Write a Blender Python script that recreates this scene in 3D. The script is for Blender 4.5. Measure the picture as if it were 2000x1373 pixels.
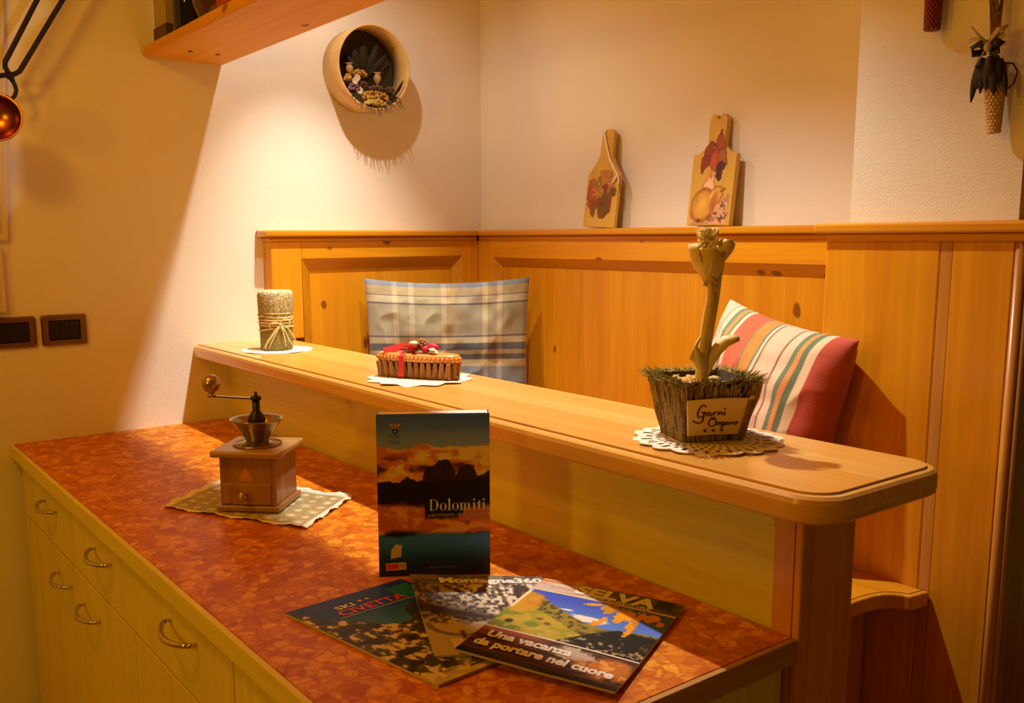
import bpy, bmesh, math, random
import numpy as np
from mathutils import Matrix, Vector

random.seed(7)
scene = bpy.context.scene
for o in list(bpy.data.objects):
    bpy.data.objects.remove(o)
COL = scene.collection

# ------------------------------------------------------------------ camera
cam_data = bpy.data.cameras.new('camera')
cam = bpy.data.objects.new('camera', cam_data)
COL.objects.link(cam)
YAW, PITCH, ROLL = 0.9296, 0.1534, -0.0054
CAM = Vector((2.684, -1.9893, 1.4328))
_f = Vector((-math.sin(YAW) * math.cos(PITCH), math.cos(YAW) * math.cos(PITCH), -math.sin(PITCH)))
_r = Vector((math.cos(YAW), math.sin(YAW), 0))
_u = _r.cross(_f)
_c, _s = math.cos(ROLL), math.sin(ROLL)
_r2 = _c * _r + _s * _u
_u2 = -_s * _r + _c * _u
mw = Matrix.Identity(4)
for i in range(3):
    mw[i][0] = _r2[i]; mw[i][1] = _u2[i]; mw[i][2] = -_f[i]; mw[i][3] = CAM[i]
cam.matrix_world = mw
cam_data.sensor_width = 36
cam_data.lens = 1830.06 / 2000 * 36
cam_data.shift_x = (1000 - 948.2) / 2000
cam_data.shift_y = (746.44 - 686.5) / 2000
cam_data.clip_start = 0.02
scene.camera = cam

# ------------------------------------------------------------------ world, lights, exposure
world = bpy.data.worlds.new('world')
scene.world = world
world.use_nodes = True
bg = world.node_tree.nodes['Background']
bg.inputs['Color'].default_value = (1.0, 0.52, 0.06, 1)
bg.inputs['Strength'].default_value = 0.09
scene.view_settings.view_transform = 'Standard'
scene.view_settings.look = 'None'
scene.view_settings.gamma = 1
scene.view_settings.use_curve_mapping = False
scene.view_settings.exposure = 0.0

def spot(name, loc, target, watts, color, size, blend, radius):
    d = bpy.data.lights.new(name, 'SPOT')
    d.energy = watts; d.color = color; d.spot_size = math.radians(size)
    d.spot_blend = blend; d.shadow_soft_size = radius
    o = bpy.data.objects.new(name, d); COL.objects.link(o)
    o.location = loc
    v = Vector(target) - Vector(loc)
    o.rotation_euler = v.to_track_quat('-Z', 'Y').to_euler()
    return o
WHITE = (1.0, 0.90, 0.76)
# two halogen ceiling spots: a tight one over the nook corner (beam and its wide spill), a wide one over the bar
spot('nook_spot_beam', (0.50, -0.785, 2.39), (0.20, -0.66, 1.2), 82, WHITE, 62, 1.0, 0.012)
spot('nook_spot_spill', (0.50, -0.785, 2.39), (0.30, -0.70, 1.2), 12, WHITE, 145, 0.6, 0.012)
spot('bar_spot', (1.10, -0.768, 2.39), (1.16, -0.86, 1.2), 102, WHITE, 114, 0.9, 0.014)
def point(name, loc, watts, color, radius):
    d = bpy.data.lights.new(name, 'POINT'); d.energy = watts; d.color = color; d.shadow_soft_size = radius
    o = bpy.data.objects.new(name, d); COL.objects.link(o); o.location = loc
    return o
point('kitchen_ceiling_lamp', (1.05, -2.20, 2.30), 14, (1.0, 0.54, 0.025), 0.09)
point('added_fill_light', (1.70, -3.60, 1.75), 30, (1.0, 0.54, 0.03), 0.12)  # unseen amber fill, added to lift the lower wall and cabinet fronts

# ------------------------------------------------------------------ materials
def lin(c):
    c = np.asarray(c, float)
    return np.where(c <= 0.04045, c / 12.92, ((c + 0.055) / 1.055) ** 2.4)
def rgb(r, g, b):
    return tuple(float(x) for x in lin(np.array([r, g, b]) / 255.0)) + (1.0,)

MATS = {}
class NT:
    def __init__(self, name):
        self.m = bpy.data.materials.new(name); self.m.use_nodes = True
        self.t = self.m.node_tree; self.n = self.t.nodes
        self.b = self.n['Principled BSDF']
    def add(self, typ, **kw):
        nd = self.n.new(typ)
        for k, v in kw.items():
            if k.startswith('i_'):
                nd.inputs[k[2:].replace('_', ' ')].default_value = v
            else:
                setattr(nd, k, v)
        return nd
    def link(self, a, b):
        self.t.links.new(a, b)
    def ramp(self, src, stops):
        r = self.n.new('ShaderNodeValToRGB')
        e = r.color_ramp.elements
        while len(e) < len(stops): e.new(0.5)
        for i, (p, c) in enumerate(stops):
            e[i].position = p; e[i].color = c
        self.link(src, r.inputs['Fac'])
        return r.outputs['Color']
    def mix(self, fac, a, b, mode='MIX'):
        m = self.n.new('ShaderNodeMix'); m.data_type = 'RGBA'; m.blend_type = mode
        for s, v in ((0, fac), (6, a), (7, b)):
            if hasattr(v, 'is_linked') or isinstance(v, bpy.types.NodeSocket): self.link(v, m.inputs[s])
            else: m.inputs[s].default_value = v
        return m.outputs[2]
    def coords(self, scale=(1, 1, 1), rnd=True):
        tc = self.n.new('ShaderNodeTexCoord')
        mp = self.n.new('ShaderNodeMapping')
        mp.inputs['Scale'].default_value = scale
        if rnd:
            oi = self.n.new('ShaderNodeObjectInfo')
            ml = self.n.new('ShaderNodeMath'); ml.operation = 'MULTIPLY'; ml.inputs[1].default_value = 37.0
            self.link(oi.outputs['Random'], ml.inputs[0])
            ad = self.n.new('ShaderNodeVectorMath'); ad.operation = 'ADD'
            self.link(tc.outputs['Object'], ad.inputs[0]); self.link(ml.outputs[0], ad.inputs[1])
            self.link(ad.outputs[0], mp.inputs['Vector'])
        else:
            self.link(tc.outputs['Object'], mp.inputs['Vector'])
        return mp.outputs['Vector']
    def bump(self, height, strength, dist=0.002):
        bp = self.n.new('ShaderNodeBump'); bp.inputs['Strength'].default_value = strength
        bp.inputs['Distance'].default_value = dist
        self.link(height, bp.inputs['Height']); self.link(bp.outputs['Normal'], self.b.inputs['Normal'])

def plain(name, col, rough=0.6, metal=0.0, bump=0.0, bscale=200, var=0.0, spec=0.5, sheen=0.0):
    if name in MATS: return MATS[name]
    m = NT(name); m.b.inputs['Roughness'].default_value = rough; m.b.inputs['Metallic'].default_value = metal
    m.b.inputs['Specular IOR Level'].default_value = spec
    if sheen: m.b.inputs['Sheen Weight'].default_value = sheen
    nz = m.add('ShaderNodeTexNoise'); nz.inputs['Scale'].default_value = bscale; nz.inputs['Detail'].default_value = 3
    m.link(m.coords(), nz.inputs['Vector'])
    if var:
        d = tuple(max(0, c * (1 - var)) for c in col[:3]) + (1,)
        l = tuple(min(1, c * (1 + var)) for c in col[:3]) + (1,)
        m.link(m.ramp(nz.outputs['Fac'], [(0.3, d), (0.7, l)]), m.b.inputs['Base Color'])
    else:
        m.b.inputs['Base Color'].default_value = col
    if bump: m.bump(nz.outputs['Fac'], bump)
    MATS[name] = m.m
    return m.m

def wood(name, light, dark, axis=2, knot=True, rough=0.33, grain=1.0, knot_scale=10.0, var=0.10, coat=0.25):
    if name in MATS: return MATS[name]
    m = NT(name)
    m.b.inputs['Roughness'].default_value = rough
    m.b.inputs['Coat Weight'].default_value = coat; m.b.inputs['Coat Roughness'].default_value = 0.22
    s = [1, 1, 1]; s[axis] = 0.045
    v = m.coords(tuple(s))
    n1 = m.add('ShaderNodeTexNoise'); n1.inputs['Scale'].default_value = 26 * grain; n1.inputs['Detail'].default_value = 3; n1.inputs['Distortion'].default_value = 0.7
    m.link(v, n1.inputs['Vector'])
    n2 = m.add('ShaderNodeTexNoise'); n2.inputs['Scale'].default_value = 110 * grain; n2.inputs['Detail'].default_value = 2
    m.link(v, n2.inputs['Vector'])
    c1 = m.ramp(n1.outputs['Fac'], [(0.30, dark), (0.62, light)])
    dk = tuple(c * 0.80 for c in dark[:3]) + (1,)
    f2 = m.ramp(n2.outputs['Fac'], [(0.40, (0.22, 0.22, 0.22, 1)), (0.60, (0, 0, 0, 1))])
    col = m.mix(f2, c1, dk)
    if knot:
        s2 = [1, 1, 1]; s2[axis] = 0.62
        v2 = m.coords(tuple(s2))
        wb = m.add('ShaderNodeTexNoise'); wb.inputs['Scale'].default_value = 14
        m.link(v2, wb.inputs['Vector'])
        wv = m.add('ShaderNodeVectorMath', operation='MULTIPLY_ADD')
        m.link(wb.outputs['Color'], wv.inputs[0]); wv.inputs[1].default_value = (0.035, 0.035, 0.035); m.link(v2, wv.inputs[2])
        vo = m.add('ShaderNodeTexVoronoi'); vo.inputs['Scale'].default_value = knot_scale
        m.link(wv.outputs[0], vo.inputs['Vector'])
        kf = m.ramp(vo.outputs['Distance'], [(0.085, (0.85, 0.85, 0.85, 1)), (0.125, (0.0, 0.0, 0.0, 1))])
        kc = (dark[0] * 0.28, dark[1] * 0.16, dark[2] * 0.12, 1)
        col = m.mix(kf, col, kc)
    if var:
        oi = m.n.new('ShaderNodeObjectInfo')
        mr = m.add('ShaderNodeMapRange'); m.link(oi.outputs['Random'], mr.inputs['Value'])
        mr.inputs['To Min'].default_value = 1 - var; mr.inputs['To Max'].default_value = 1 + var
        hs = m.add('ShaderNodeHueSaturation'); m.link(mr.outputs[0], hs.inputs['Value']); m.link(col, hs.inputs['Color'])
        col = hs.outputs['Color']
    m.link(col, m.b.inputs['Base Color'])
    m.bump(n2.outputs['Fac'], 0.06, 0.001)
    MATS[name] = m.m
    return m.m

PL = (0.75, 0.335, 0.010, 1); PD = (0.65, 0.255, 0.006, 1)          # honey pine
def pine(axis): return wood('honey_pine_' + 'xyz'[axis], PL, PD, axis)
def beech(axis): return wood('bar_beech_' + 'xyz'[axis], (0.86, 0.50, 0.12, 1), (0.74, 0.38, 0.07, 1), axis, knot=False, rough=0.26, var=0.12, coat=0.5)
def maple(axis): return wood('cabinet_maple_' + 'xyz'[axis], (0.80, 0.70, 0.10, 1), (0.74, 0.62, 0.075, 1), axis, knot=False, rough=0.5, grain=0.8, var=0.04, coat=0.1)
WALNUT = wood('mill_walnut', (0.40, 0.19, 0.055, 1), (0.26, 0.11, 0.03, 1), 2, knot=False, rough=0.38, grain=1.6, var=0.0)
MILLTOP = wood('mill_oak', (0.52, 0.30, 0.08, 1), (0.40, 0.21, 0.05, 1), 0, knot=False, rough=0.4, grain=1.6, var=0.0)

def attr_mat(name, rough=0.35, spec=0.5, bump=0.0, bscale=400, coat=0.0, sheen=0.0):
    if name in MATS: return MATS[name]
    m = NT(name)
    a = m.add('ShaderNodeAttribute', attribute_name='paint')
    m.link(a.outputs['Color'], m.b.inputs['Base Color'])
    m.b.inputs['Roughness'].default_value = rough; m.b.inputs['Specular IOR Level'].default_value = spec
    if coat: m.b.inputs['Coat Weight'].default_value = coat; m.b.inputs['Coat Roughness'].default_value = 0.15
    if sheen: m.b.inputs['Sheen Weight'].default_value = sheen
    if bump:
        nz = m.add('ShaderNodeTexNoise'); nz.inputs['Scale'].default_value = bscale
        m.link(m.coords(), nz.inputs['Vector']); m.bump(nz.outputs['Fac'], bump)
    MATS[name] = m.m
    return m.m

def plaster():
    m = NT('cream_plaster')
    m.b.inputs['Roughness'].default_value = 0.9; m.b.inputs['Specular IOR Level'].default_value = 0.15
    v = m.coords(rnd=False)
    n = m.add('ShaderNodeTexNoise'); n.inputs['Scale'].default_value = 210; n.inputs['Detail'].default_value = 2
    m.link(v, n.inputs['Vector'])
    n2 = m.add('ShaderNodeTexNoise'); n2.inputs['Scale'].default_value = 3; m.link(v, n2.inputs['Vector'])
    m.link(m.ramp(n2.outputs['Fac'], [(0.3, (0.82, 0.765, 0.66, 1)), (0.7, (0.86, 0.81, 0.71, 1))]), m.b.inputs['Base Color'])
    m.bump(n.outputs['Fac'], 0.35, 0.002)
    return m.m
PLASTER = plaster()

def marble():
    m = NT('red_verona_marble')
    m.b.inputs['Roughness'].default_value = 0.42
    m.b.inputs['Specular IOR Level'].default_value = 0.2
    v = m.coords(rnd=False)
    wn = m.add('ShaderNodeTexNoise'); wn.inputs['Scale'].default_value = 38; wn.inputs['Detail'].default_value = 2.5; wn.inputs['Roughness'].default_value = 0.55
    m.link(v, wn.inputs['Vector'])
    wv = m.add('ShaderNodeVectorMath', operation='MULTIPLY_ADD')
    m.link(wn.outputs['Color'], wv.inputs[0]); wv.inputs[1].default_value = (0.028, 0.028, 0.0); m.link(v, wv.inputs[2])
    def layer(scale):
        c = m.add('ShaderNodeTexVoronoi'); c.inputs['Scale'].default_value = scale; m.link(wv.outputs[0], c.inputs['Vector'])
        e = m.add('ShaderNodeTexVoronoi', feature='DISTANCE_TO_EDGE'); e.inputs['Scale'].default_value = scale; m.link(wv.outputs[0], e.inputs['Vector'])
        sp = m.add('ShaderNodeSeparateColor'); m.link(c.outputs['Color'], sp.inputs[0])
        return sp, e
    sp, ed = layer(47)
    nod = m.ramp(sp.outputs[0], [(0.0, (0.56, 0.145, 0.007, 1)), (0.45, (0.76, 0.26, 0.013, 1)), (1.0, (0.95, 0.44, 0.035, 1))])
    fn = m.add('ShaderNodeTexNoise'); fn.inputs['Scale'].default_value = 26; fn.inputs['Detail'].default_value = 6; fn.inputs['Roughness'].default_value = 0.7; m.link(v, fn.inputs['Vector'])
    vw = m.ramp(ed.outputs['Distance'], [(0.0, (1, 1, 1, 1)), (0.16, (0, 0, 0, 1))])
    vs = m.ramp(fn.outputs['Fac'], [(0.35, (1, 1, 1, 1)), (0.65, (0.25, 0.25, 0.25, 1))])
    vein = m.mix(1.0, vw, vs, 'MULTIPLY')
    colr = m.mix(vein, nod, (0.42, 0.080, 0.004, 1))
    colr = m.mix(m.ramp(fn.outputs['Fac'], [(0.36, (0.75, 0.75, 0.75, 1)), (0.50, (0, 0, 0, 1))]), colr, (0.44, 0.095, 0.005, 1))
    gr = m.add('ShaderNodeTexNoise'); gr.inputs['Scale'].default_value = 190; gr.inputs['Detail'].default_value = 3; m.link(v, gr.inputs['Vector'])
    colr = m.mix(m.ramp(gr.outputs['Fac'], [(0.40, (0.35, 0.35, 0.35, 1)), (0.55, (0, 0, 0, 1))]), colr, (0.50, 0.12, 0.006, 1))
    m.link(colr, m.b.inputs['Base Color'])
    return m.m
MARBLE = marble()

# ------------------------------------------------------------------ geometry helpers
def mesh_obj(name, verts, faces, mat, parent=None, local=False, smooth=False, bevel=0.0, seg=2):
    me = bpy.data.meshes.new(name)
    verts = [Vector(v) for v in verts]
    if parent is not None and not local:
        inv = parent_inv(parent)
        verts = [inv @ v for v in verts]
    me.from_pydata([tuple(v) for v in verts], [], [tuple(f) for f in faces])
    me.materials.append(mat)
    if bevel:
        bm = bmesh.new(); bm.from_mesh(me)
        bmesh.ops.recalc_face_normals(bm, faces=bm.faces)
        es = [e for e in bm.edges if len(e.link_faces) == 2 and e.calc_face_angle(0) > 0.5]
        bmesh.ops.bevel(bm, geom=es, offset=bevel, segments=seg, profile=0.5, affect='EDGES', clamp_overlap=True)
        bm.to_mesh(me); bm.free()
    else:
        bm = bmesh.new(); bm.from_mesh(me)
        bmesh.ops.recalc_face_normals(bm, faces=bm.faces)
        bm.to_mesh(me); bm.free()
    if smooth:
        for p in me.polygons: p.use_smooth = True
    o = bpy.data.objects.new(name, me)
    COL.objects.link(o)
    if parent is not None: o.parent = parent
    return o

def parent_inv(p):
    m = Matrix.Identity(4)
    chain = []
    q = p
    while q is not None:
        chain.append(q); q = q.parent
    for q in reversed(chain):
        m = m @ (Matrix.Translation(q.location) @ q.rotation_euler.to_matrix().to_4x4())
    return m.inverted()

def thing(name, label, cat, loc, group=None, rot=(0, 0, 0)):
    o = bpy.data.objects.new(name, None); COL.objects.link(o)
    o.empty_display_size = 0.05
    o.location = loc; o.rotation_euler = rot
    o['label'] = label; o['category'] = cat
    if group: o['group'] = group
    return o
def tag(o, label, cat, group=None):
    o['label'] = label; o['category'] = cat
    if group: o['group'] = group
    return o
def struct(o):
    o['kind'] = 'structure'; return o

class MB:
    """collects several shapes into one mesh"""
    def __init__(self): self.v = []; self.f = []
    def add(self, vs, fs):
        n = len(self.v); self.v += [Vector(x) for x in vs]; self.f += [tuple(i + n for i in f) for f in fs]
        return self
    def box(self, a, b):
        (x0, y0, z0), (x1, y1, z1) = a, b
        return self.add([(x0, y0, z0), (x1, y0, z0), (x1, y1, z0), (x0, y1, z0), (x0, y0, z1), (x1, y0, z1), (x1, y1, z1), (x0, y1, z1)],
                        [(0, 3, 2, 1), (4, 5, 6, 7), (0, 1, 5, 4), (1, 2, 6, 5), (2, 3, 7, 6), (3, 0, 4, 7)])
    def tube(self, pts, rad, n=8, close=False):
        pts = [Vector(p) for p in pts]; k = len(pts)
        if not isinstance(rad, (list, tuple)): rad = [rad] * k
        base = len(self.v); up = None
        for i, p in enumerate(pts):
            a = pts[max(0, i - 1)]; b = pts[min(k - 1, i + 1)]
            if close: a = pts[(i - 1) % k]; b = pts[(i + 1) % k]
            t = (b - a)
            t = t.normalized() if t.length > 1e-9 else Vector((0, 0, 1))
            if up is None:
                up = t.orthogonal().normalized()
            up = (up - t * up.dot(t))
            up = up.normalized() if up.length > 1e-6 else t.orthogonal().normalized()
            w = t.cross(up)
            for j in range(n):
                an = 2 * math.pi * j / n
                self.v.append(p + (up * math.cos(an) + w * math.sin(an)) * rad[i])
        m = k if close else k - 1
        for i in range(m):
            for j in range(n):
                a = base + i * n + j; b = base + i * n + (j + 1) % n
                c = base + ((i + 1) % k) * n + (j + 1) % n; d = base + ((i + 1) % k) * n + j
                self.f.append((a, b, c, d))
        if not close:
            self.f.append(tuple(base + j for j in range(n))[::-1])
            self.f.append(tuple(base + (k - 1) * n + j for j in range(n)))
        return self
    def lathe(self, prof, n=32, origin=(0, 0, 0)):
        o = Vector(origin); base = len(self.v); k = len(prof)
        for r, z in prof:
            for j in range(n):
                a = 2 * math.pi * j / n
                self.v.append(o + Vector((r * math.cos(a), r * math.sin(a), z)))
        for i in range(k - 1):
            for j in range(n):
                self.f.append((base + i * n + j, base + i * n + (j + 1) % n, base + (i + 1) * n + (j + 1) % n, base + (i + 1) * n + j))
        self.f.append(tuple(base + j for j in range(n))[::-1])
        self.f.append(tuple(base + (k - 1) * n + j for j in range(n)))
        return self
    def prism(self, poly, z0, z1):
        n = len(poly)
        return self.add([(x, y, z0) for x, y in poly] + [(x, y, z1) for x, y in poly],
                        [tuple(range(n))[::-1], tuple(range(n, 2 * n))] + [(i, (i + 1) % n, n + (i + 1) % n, n + i) for i in range(n)])
    def blob(self, c, r, nu=8, nv=5):
        c = Vector(c)
        if not isinstance(r, (tuple, list)): r = (r, r, r)
        prof = []
        base = len(self.v)
        for i in range(nv + 1):
            th = math.pi * i / nv
            for j in range(nu):
                ph = 2 * math.pi * j / nu
                self.v.append(c + Vector((r[0] * math.sin(th) * math.cos(ph), r[1] * math.sin(th) * math.sin(ph), r[2] * math.cos(th))))
        for i in range(nv):
            for j in range(nu):
                self.f.append((base + i * nu + j, base + (i + 1) * nu + j, base + (i + 1) * nu + (j + 1) % nu, base + i * nu + (j + 1) % nu))
        return self
    def xf(self, m):
        self.v = [m @ v for v in self.v]; return self
    def build(self, name, mat, parent=None, local=False, smooth=False, bevel=0.0, seg=2):
        return mesh_obj(name, self.v, self.f, mat, parent, local, smooth, bevel, seg)

def box(name, a, b, mat, parent=None, local=False, bevel=0.002, seg=2):
    return MB().box(a, b).build(name, mat, parent, local, bevel=bevel, seg=seg)

def fbm(U, V, scale, octv=4, seed=0, ax=1.0, ay=1.0):
    out = np.zeros_like(U); amp = 0.5; tot = 0
    for o in range(octv):
        rs = np.random.RandomState(seed * 31 + o)
        L = rs.rand(64, 64)
        x = U * scale * ax * (2 ** o); y = V * scale * ay * (2 ** o)
        xi = np.floor(x).astype(int); yi = np.floor(y).astype(int)
        fx = x - xi; fy = y - yi
        fx = fx * fx * (3 - 2 * fx); fy = fy * fy * (3 - 2 * fy)
        g = lambda a, b: L[a % 64, b % 64]
        out += amp * ((g(xi, yi) * (1 - fx) + g(xi + 1, yi) * fx) * (1 - fy) + (g(xi, yi + 1) * (1 - fx) + g(xi + 1, yi + 1) * fx) * fy)
        tot += amp; amp *= 0.5
    return out / tot
def sm(a, b, x):
    t = np.clip((x - a) / (b - a), 0, 1); return t * t * (3 - 2 * t)
def lay(img, mask, col):
    c = np.array(col, float) / 255.0 if not isinstance(col, np.ndarray) else col
    m = np.clip(mask, 0, 1)[..., None]
    return img * (1 - m) + c * m
def C3(*c): return np.array(c, float) / 255.0

def painted_grid(name, nx, ny, pos, paint, mat, parent, smooth=True, local=False):
    """pos(U,V)->X,Y,Z arrays ; paint(U,V)->(...,3) printed colour"""
    u = np.linspace(0, 1, nx); v = np.linspace(0, 1, ny)
    U, V = np.meshgrid(u, v, indexing='ij')
    X, Y, Z = pos(U, V)
    co = np.stack([X, Y, Z], -1).reshape(-1, 3)
    if parent is not None and not local:
        inv = np.array(parent_inv(parent))
        co = co @ inv[:3, :3].T + inv[:3, 3]
    idx = np.arange(nx * ny).reshape(nx, ny)
    q = np.stack([idx[:-1, :-1], idx[1:, :-1], idx[1:, 1:], idx[:-1, 1:]], -1).reshape(-1, 4)
    me = bpy.data.meshes.new(name)
    me.vertices.add(len(co)); me.vertices.foreach_set('co', co.astype(np.float32).ravel())
    me.loops.add(q.size); me.loops.foreach_set('vertex_index', q.astype(np.int32).ravel())
    me.polygons.add(len(q)); me.polygons.foreach_set('loop_start', (np.arange(len(q)) * 4).astype(np.int32))
    me.polygons.foreach_set('loop_total', np.full(len(q), 4, np.int32))
    me.update(calc_edges=True); me.validate()
    at = me.color_attributes.new('paint', 'FLOAT_COLOR', 'POINT')
    c = lin(np.clip(paint(U, V), 0, 1)).reshape(-1, 3)
    at.data.foreach_set('color', np.concatenate([c, np.ones((len(c), 1))], 1).astype(np.float32).ravel())
    me.materials.append(mat)
    if smooth: me.polygons.foreach_set('use_smooth', np.ones(len(q), bool))
    o = bpy.data.objects.new(name, me); COL.objects.link(o)
    if parent is not None: o.parent = parent
    return o

def text_geo(s, offset=0.0, shear=0.0, spacing=1.0):
    """flat text outline: verts normalised so the capital height is 1 and x starts at 0"""
    cu = bpy.data.curves.new('lettering', 'FONT')
    cu.body = s; cu.size = 1.0; cu.offset = offset; cu.shear = shear; cu.space_character = spacing
    cu.resolution_u = 3
    ob = bpy.data.objects.new('lettering', cu); COL.objects.link(ob)
    bpy.context.view_layer.update()
    dg = bpy.context.evaluated_depsgraph_get()
    me = bpy.data.meshes.new_from_object(ob.evaluated_get(dg))
    vs = [v.co.copy() for v in me.vertices]; fs = [tuple(p.vertices) for p in me.polygons]
    bpy.data.objects.remove(ob); bpy.data.meshes.remove(me)
    x0 = min(v.x for v in vs); x1 = max(v.x for v in vs)
    return [((v.x - x0) / (x1 - x0), v.y / 0.69) for v in vs], fs

def lettering(name, s, u0, u1, v0, cap, surf, mat, parent, offset=0.0, shear=0.0, lift=0.0005, spacing=1.0, slope=0.0):
    """set s on a surface: from u0 to u1, baseline v0, capital height cap (all in surface units)"""
    vs, fs = text_geo(s, offset, shear, spacing)
    P = [surf(u0 + x * (u1 - u0), v0 + y * cap + slope * x, lift) for x, y in vs]
    o = mesh_obj(name, P, fs, mat, parent)
    return o

def strokes(name, lines, w, surf, mat, parent, lift=0.0006, local=False):
    """hand-drawn strokes: polylines in surface units, ribbon of width w"""
    V = []; F = []
    for ln in lines:
        # smooth with catmull-rom
        P = [Vector((a, b)) for a, b in ln]
        if len(P) > 2:
            Q = []
            for i in range(len(P) - 1):
                p0 = P[max(0, i - 1)]; p1 = P[i]; p2 = P[i + 1]; p3 = P[min(len(P) - 1, i + 2)]
                for t in (0, .2, .4, .6, .8):
                    Q.append(0.5 * ((2 * p1) + (p2 - p0) * t + (2 * p0 - 5 * p1 + 4 * p2 - p3) * t * t + (3 * p1 - p0 - 3 * p2 + p3) * t ** 3))
            Q.append(P[-1]); P = Q
        b = len(V); k = len(P)
        for i, p in enumerate(P):
            t = (P[min(k - 1, i + 1)] - P[max(0, i - 1)])
            t = t.normalized() if t.length > 1e-9 else Vector((1, 0))
            n = Vector((-t.y, t.x)) * w * 0.5
            V.append(surf(p.x + n.x, p.y + n.y, lift)); V.append(surf(p.x - n.x, p.y - n.y, lift))
        for i in range(k - 1):
            F.append((b + 2 * i, b + 2 * i + 1, b + 2 * i + 3, b + 2 * i + 2))
    return mesh_obj(name, V, F, mat, parent, local)

# ================================================================== the room
FLOORM = wood('floor_boards', (0.42, 0.20, 0.05, 1), (0.32, 0.14, 0.03, 1), 0, knot=True, rough=0.4)
struct(box('floor', (-0.1, -4.4, -0.08), (4.4, 1.6, 0.0), FLOORM, bevel=0))
struct(box('floor_platform', (0.0, -0.92, 0.0), (1.93, 0.0, 0.32), FLOORM, bevel=0))
struct(box('wall_left', (-0.12, -4.4, 0.0), (0.0, 0.12, 2.45), PLASTER, bevel=0))
struct(box('wall_back', (0.0, 0.0, 0.0), (1.613, 0.12, 2.45), PLASTER, bevel=0))
struct(box('wall_pillar', (1.613, -0.29, 0.0), (1.93, 1.6, 2.45), PLASTER, bevel=0))
struct(box('ceiling', (-0.12, -4.4, 2.45), (4.4, 1.6, 2.55), wood('ceiling_pine', (0.72, 0.34, 0.05, 1), (0.6, 0.26, 0.03, 1), 0, rough=0.5), bevel=0))

# ------------------------------------------------------------------ panelled corner bench
bench = thing('corner_bench', 'honey pine corner bench with high panelled back and narrow ledge running round the nook', 'bench', (0.9, -0.3, 0.32))
ZL = 1.457
def ledge(a, b):
    return box('ledge', a, b, pine(0 if b[0] - a[0] > b[1] - a[1] else 1), bench, bevel=0.006, seg=3)
ledge((0.0, -0.843, ZL - 0.020), (0.072, -0.001, ZL))
ledge((0.072, -0.072, ZL - 0.020), (1.556, -0.001, ZL))
ledge((1.556, -0.328, ZL - 0.021), (2.00, -0.2905, ZL))
box('ledge', (1.9305, -0.2903, ZL - 0.021), (1.99, 1.2, ZL), pine(1), bench, bevel=0.006, seg=3)
# cove moulding under the ledge
box('moulding', (0.0, -0.825, ZL - 0.034), (0.060, -0.06, ZL - 0.020), pine(1), bench, bevel=0.006)
box('moulding', (0.060, -0.060, ZL - 0.034), (1.57, -0.001, ZL - 0.020), pine(0), bench, bevel=0.006)
box('moulding', (1.580, -0.3185, ZL - 0.036), (1.962, -0.3113, ZL - 0.021), pine(0), bench, bevel=0.006)
# back against the left wall
ZT = ZL - 0.034; RZ = 1.371; FT = 0.054; BT0 = 0.034
box('stile', (0.0, -0.818, 1.1305), (FT, -0.719, ZT), pine(2), bench, bevel=0.0025)
box('rail', (0.0, -0.719, RZ), (FT, -0.122, ZT), pine(1), bench, bevel=0.001)
box('stile', (0.0, -0.122, 0.79), (FT, -0.054, ZT), pine(2), bench, bevel=0.001)
box('panel', (0.0, -0.719, 0.79), (BT0, -0.122, RZ), pine(2), bench, bevel=0)
box('stile', (0.0, -0.748, 0.79), (FT, -0.719, 1.09), pine(2), bench, bevel=0.001)
def bevel_frame_A():
    m = MB(); o = 0.034
    Y0, Y1, Z1 = -0.719, -0.122, RZ
    m.add([(FT, Y0, Z1), (FT, Y1, Z1), (BT0 + 0.001, Y1 - o, Z1 - o), (BT0 + 0.001, Y0 + o, Z1 - o)], [(0, 1, 2, 3)])
    m.add([(FT, Y0, Z1), (FT, Y0, 0.80), (BT0 + 0.001, Y0 + o, 0.80), (BT0 + 0.001, Y0 + o, Z1 - o)], [(0, 3, 2, 1)])
    m.add([(FT, Y1, Z1), (FT, Y1, 0.80), (BT0 + 0.001, Y1 - o, 0.80), (BT0 + 0.001, Y1 - o, Z1 - o)], [(0, 1, 2, 3)])
    return m
bevel_frame_A().build('panel_moulding', pine(1), bench)
# back against the rear wall
box('stile', (FT, -0.054, 0.79), (0.138, 0.0, ZT), pine(2), bench, bevel=0.001)
box('rail', (0.138, -0.054, RZ - 0.006), (1.5735, 0.0, ZT), pine(0), bench, bevel=0.001)
box('panel', (0.138, -0.034, 0.79), (1.5735, 0.0, RZ - 0.006), pine(2), bench, bevel=0)
def bevel_frame_B():
    m = MB(); o = 0.030; X0, X1, Z1 = 0.138, 1.56, RZ - 0.006
    m.add([(X0, -0.054, Z1), (X1, -0.054, Z1), (X1 - o, -0.035, Z1 - o), (X0 + o, -0.035, Z1 - o)], [(0, 1, 2, 3)])
    m.add([(X0, -0.054, Z1), (X0, -0.054, 0.80), (X0 + o, -0.035, 0.80), (X0 + o, -0.035, Z1 - o)], [(0, 3, 2, 1)])
    m.add([(X1, -0.054, Z1), (X1, -0.054, 0.80), (X1 - o, -0.035, 0.80), (X1 - o, -0.035, Z1 - o)], [(0, 1, 2, 3)])
    return m
bevel_frame_B().build('panel_moulding', pine(0), bench)
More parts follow.
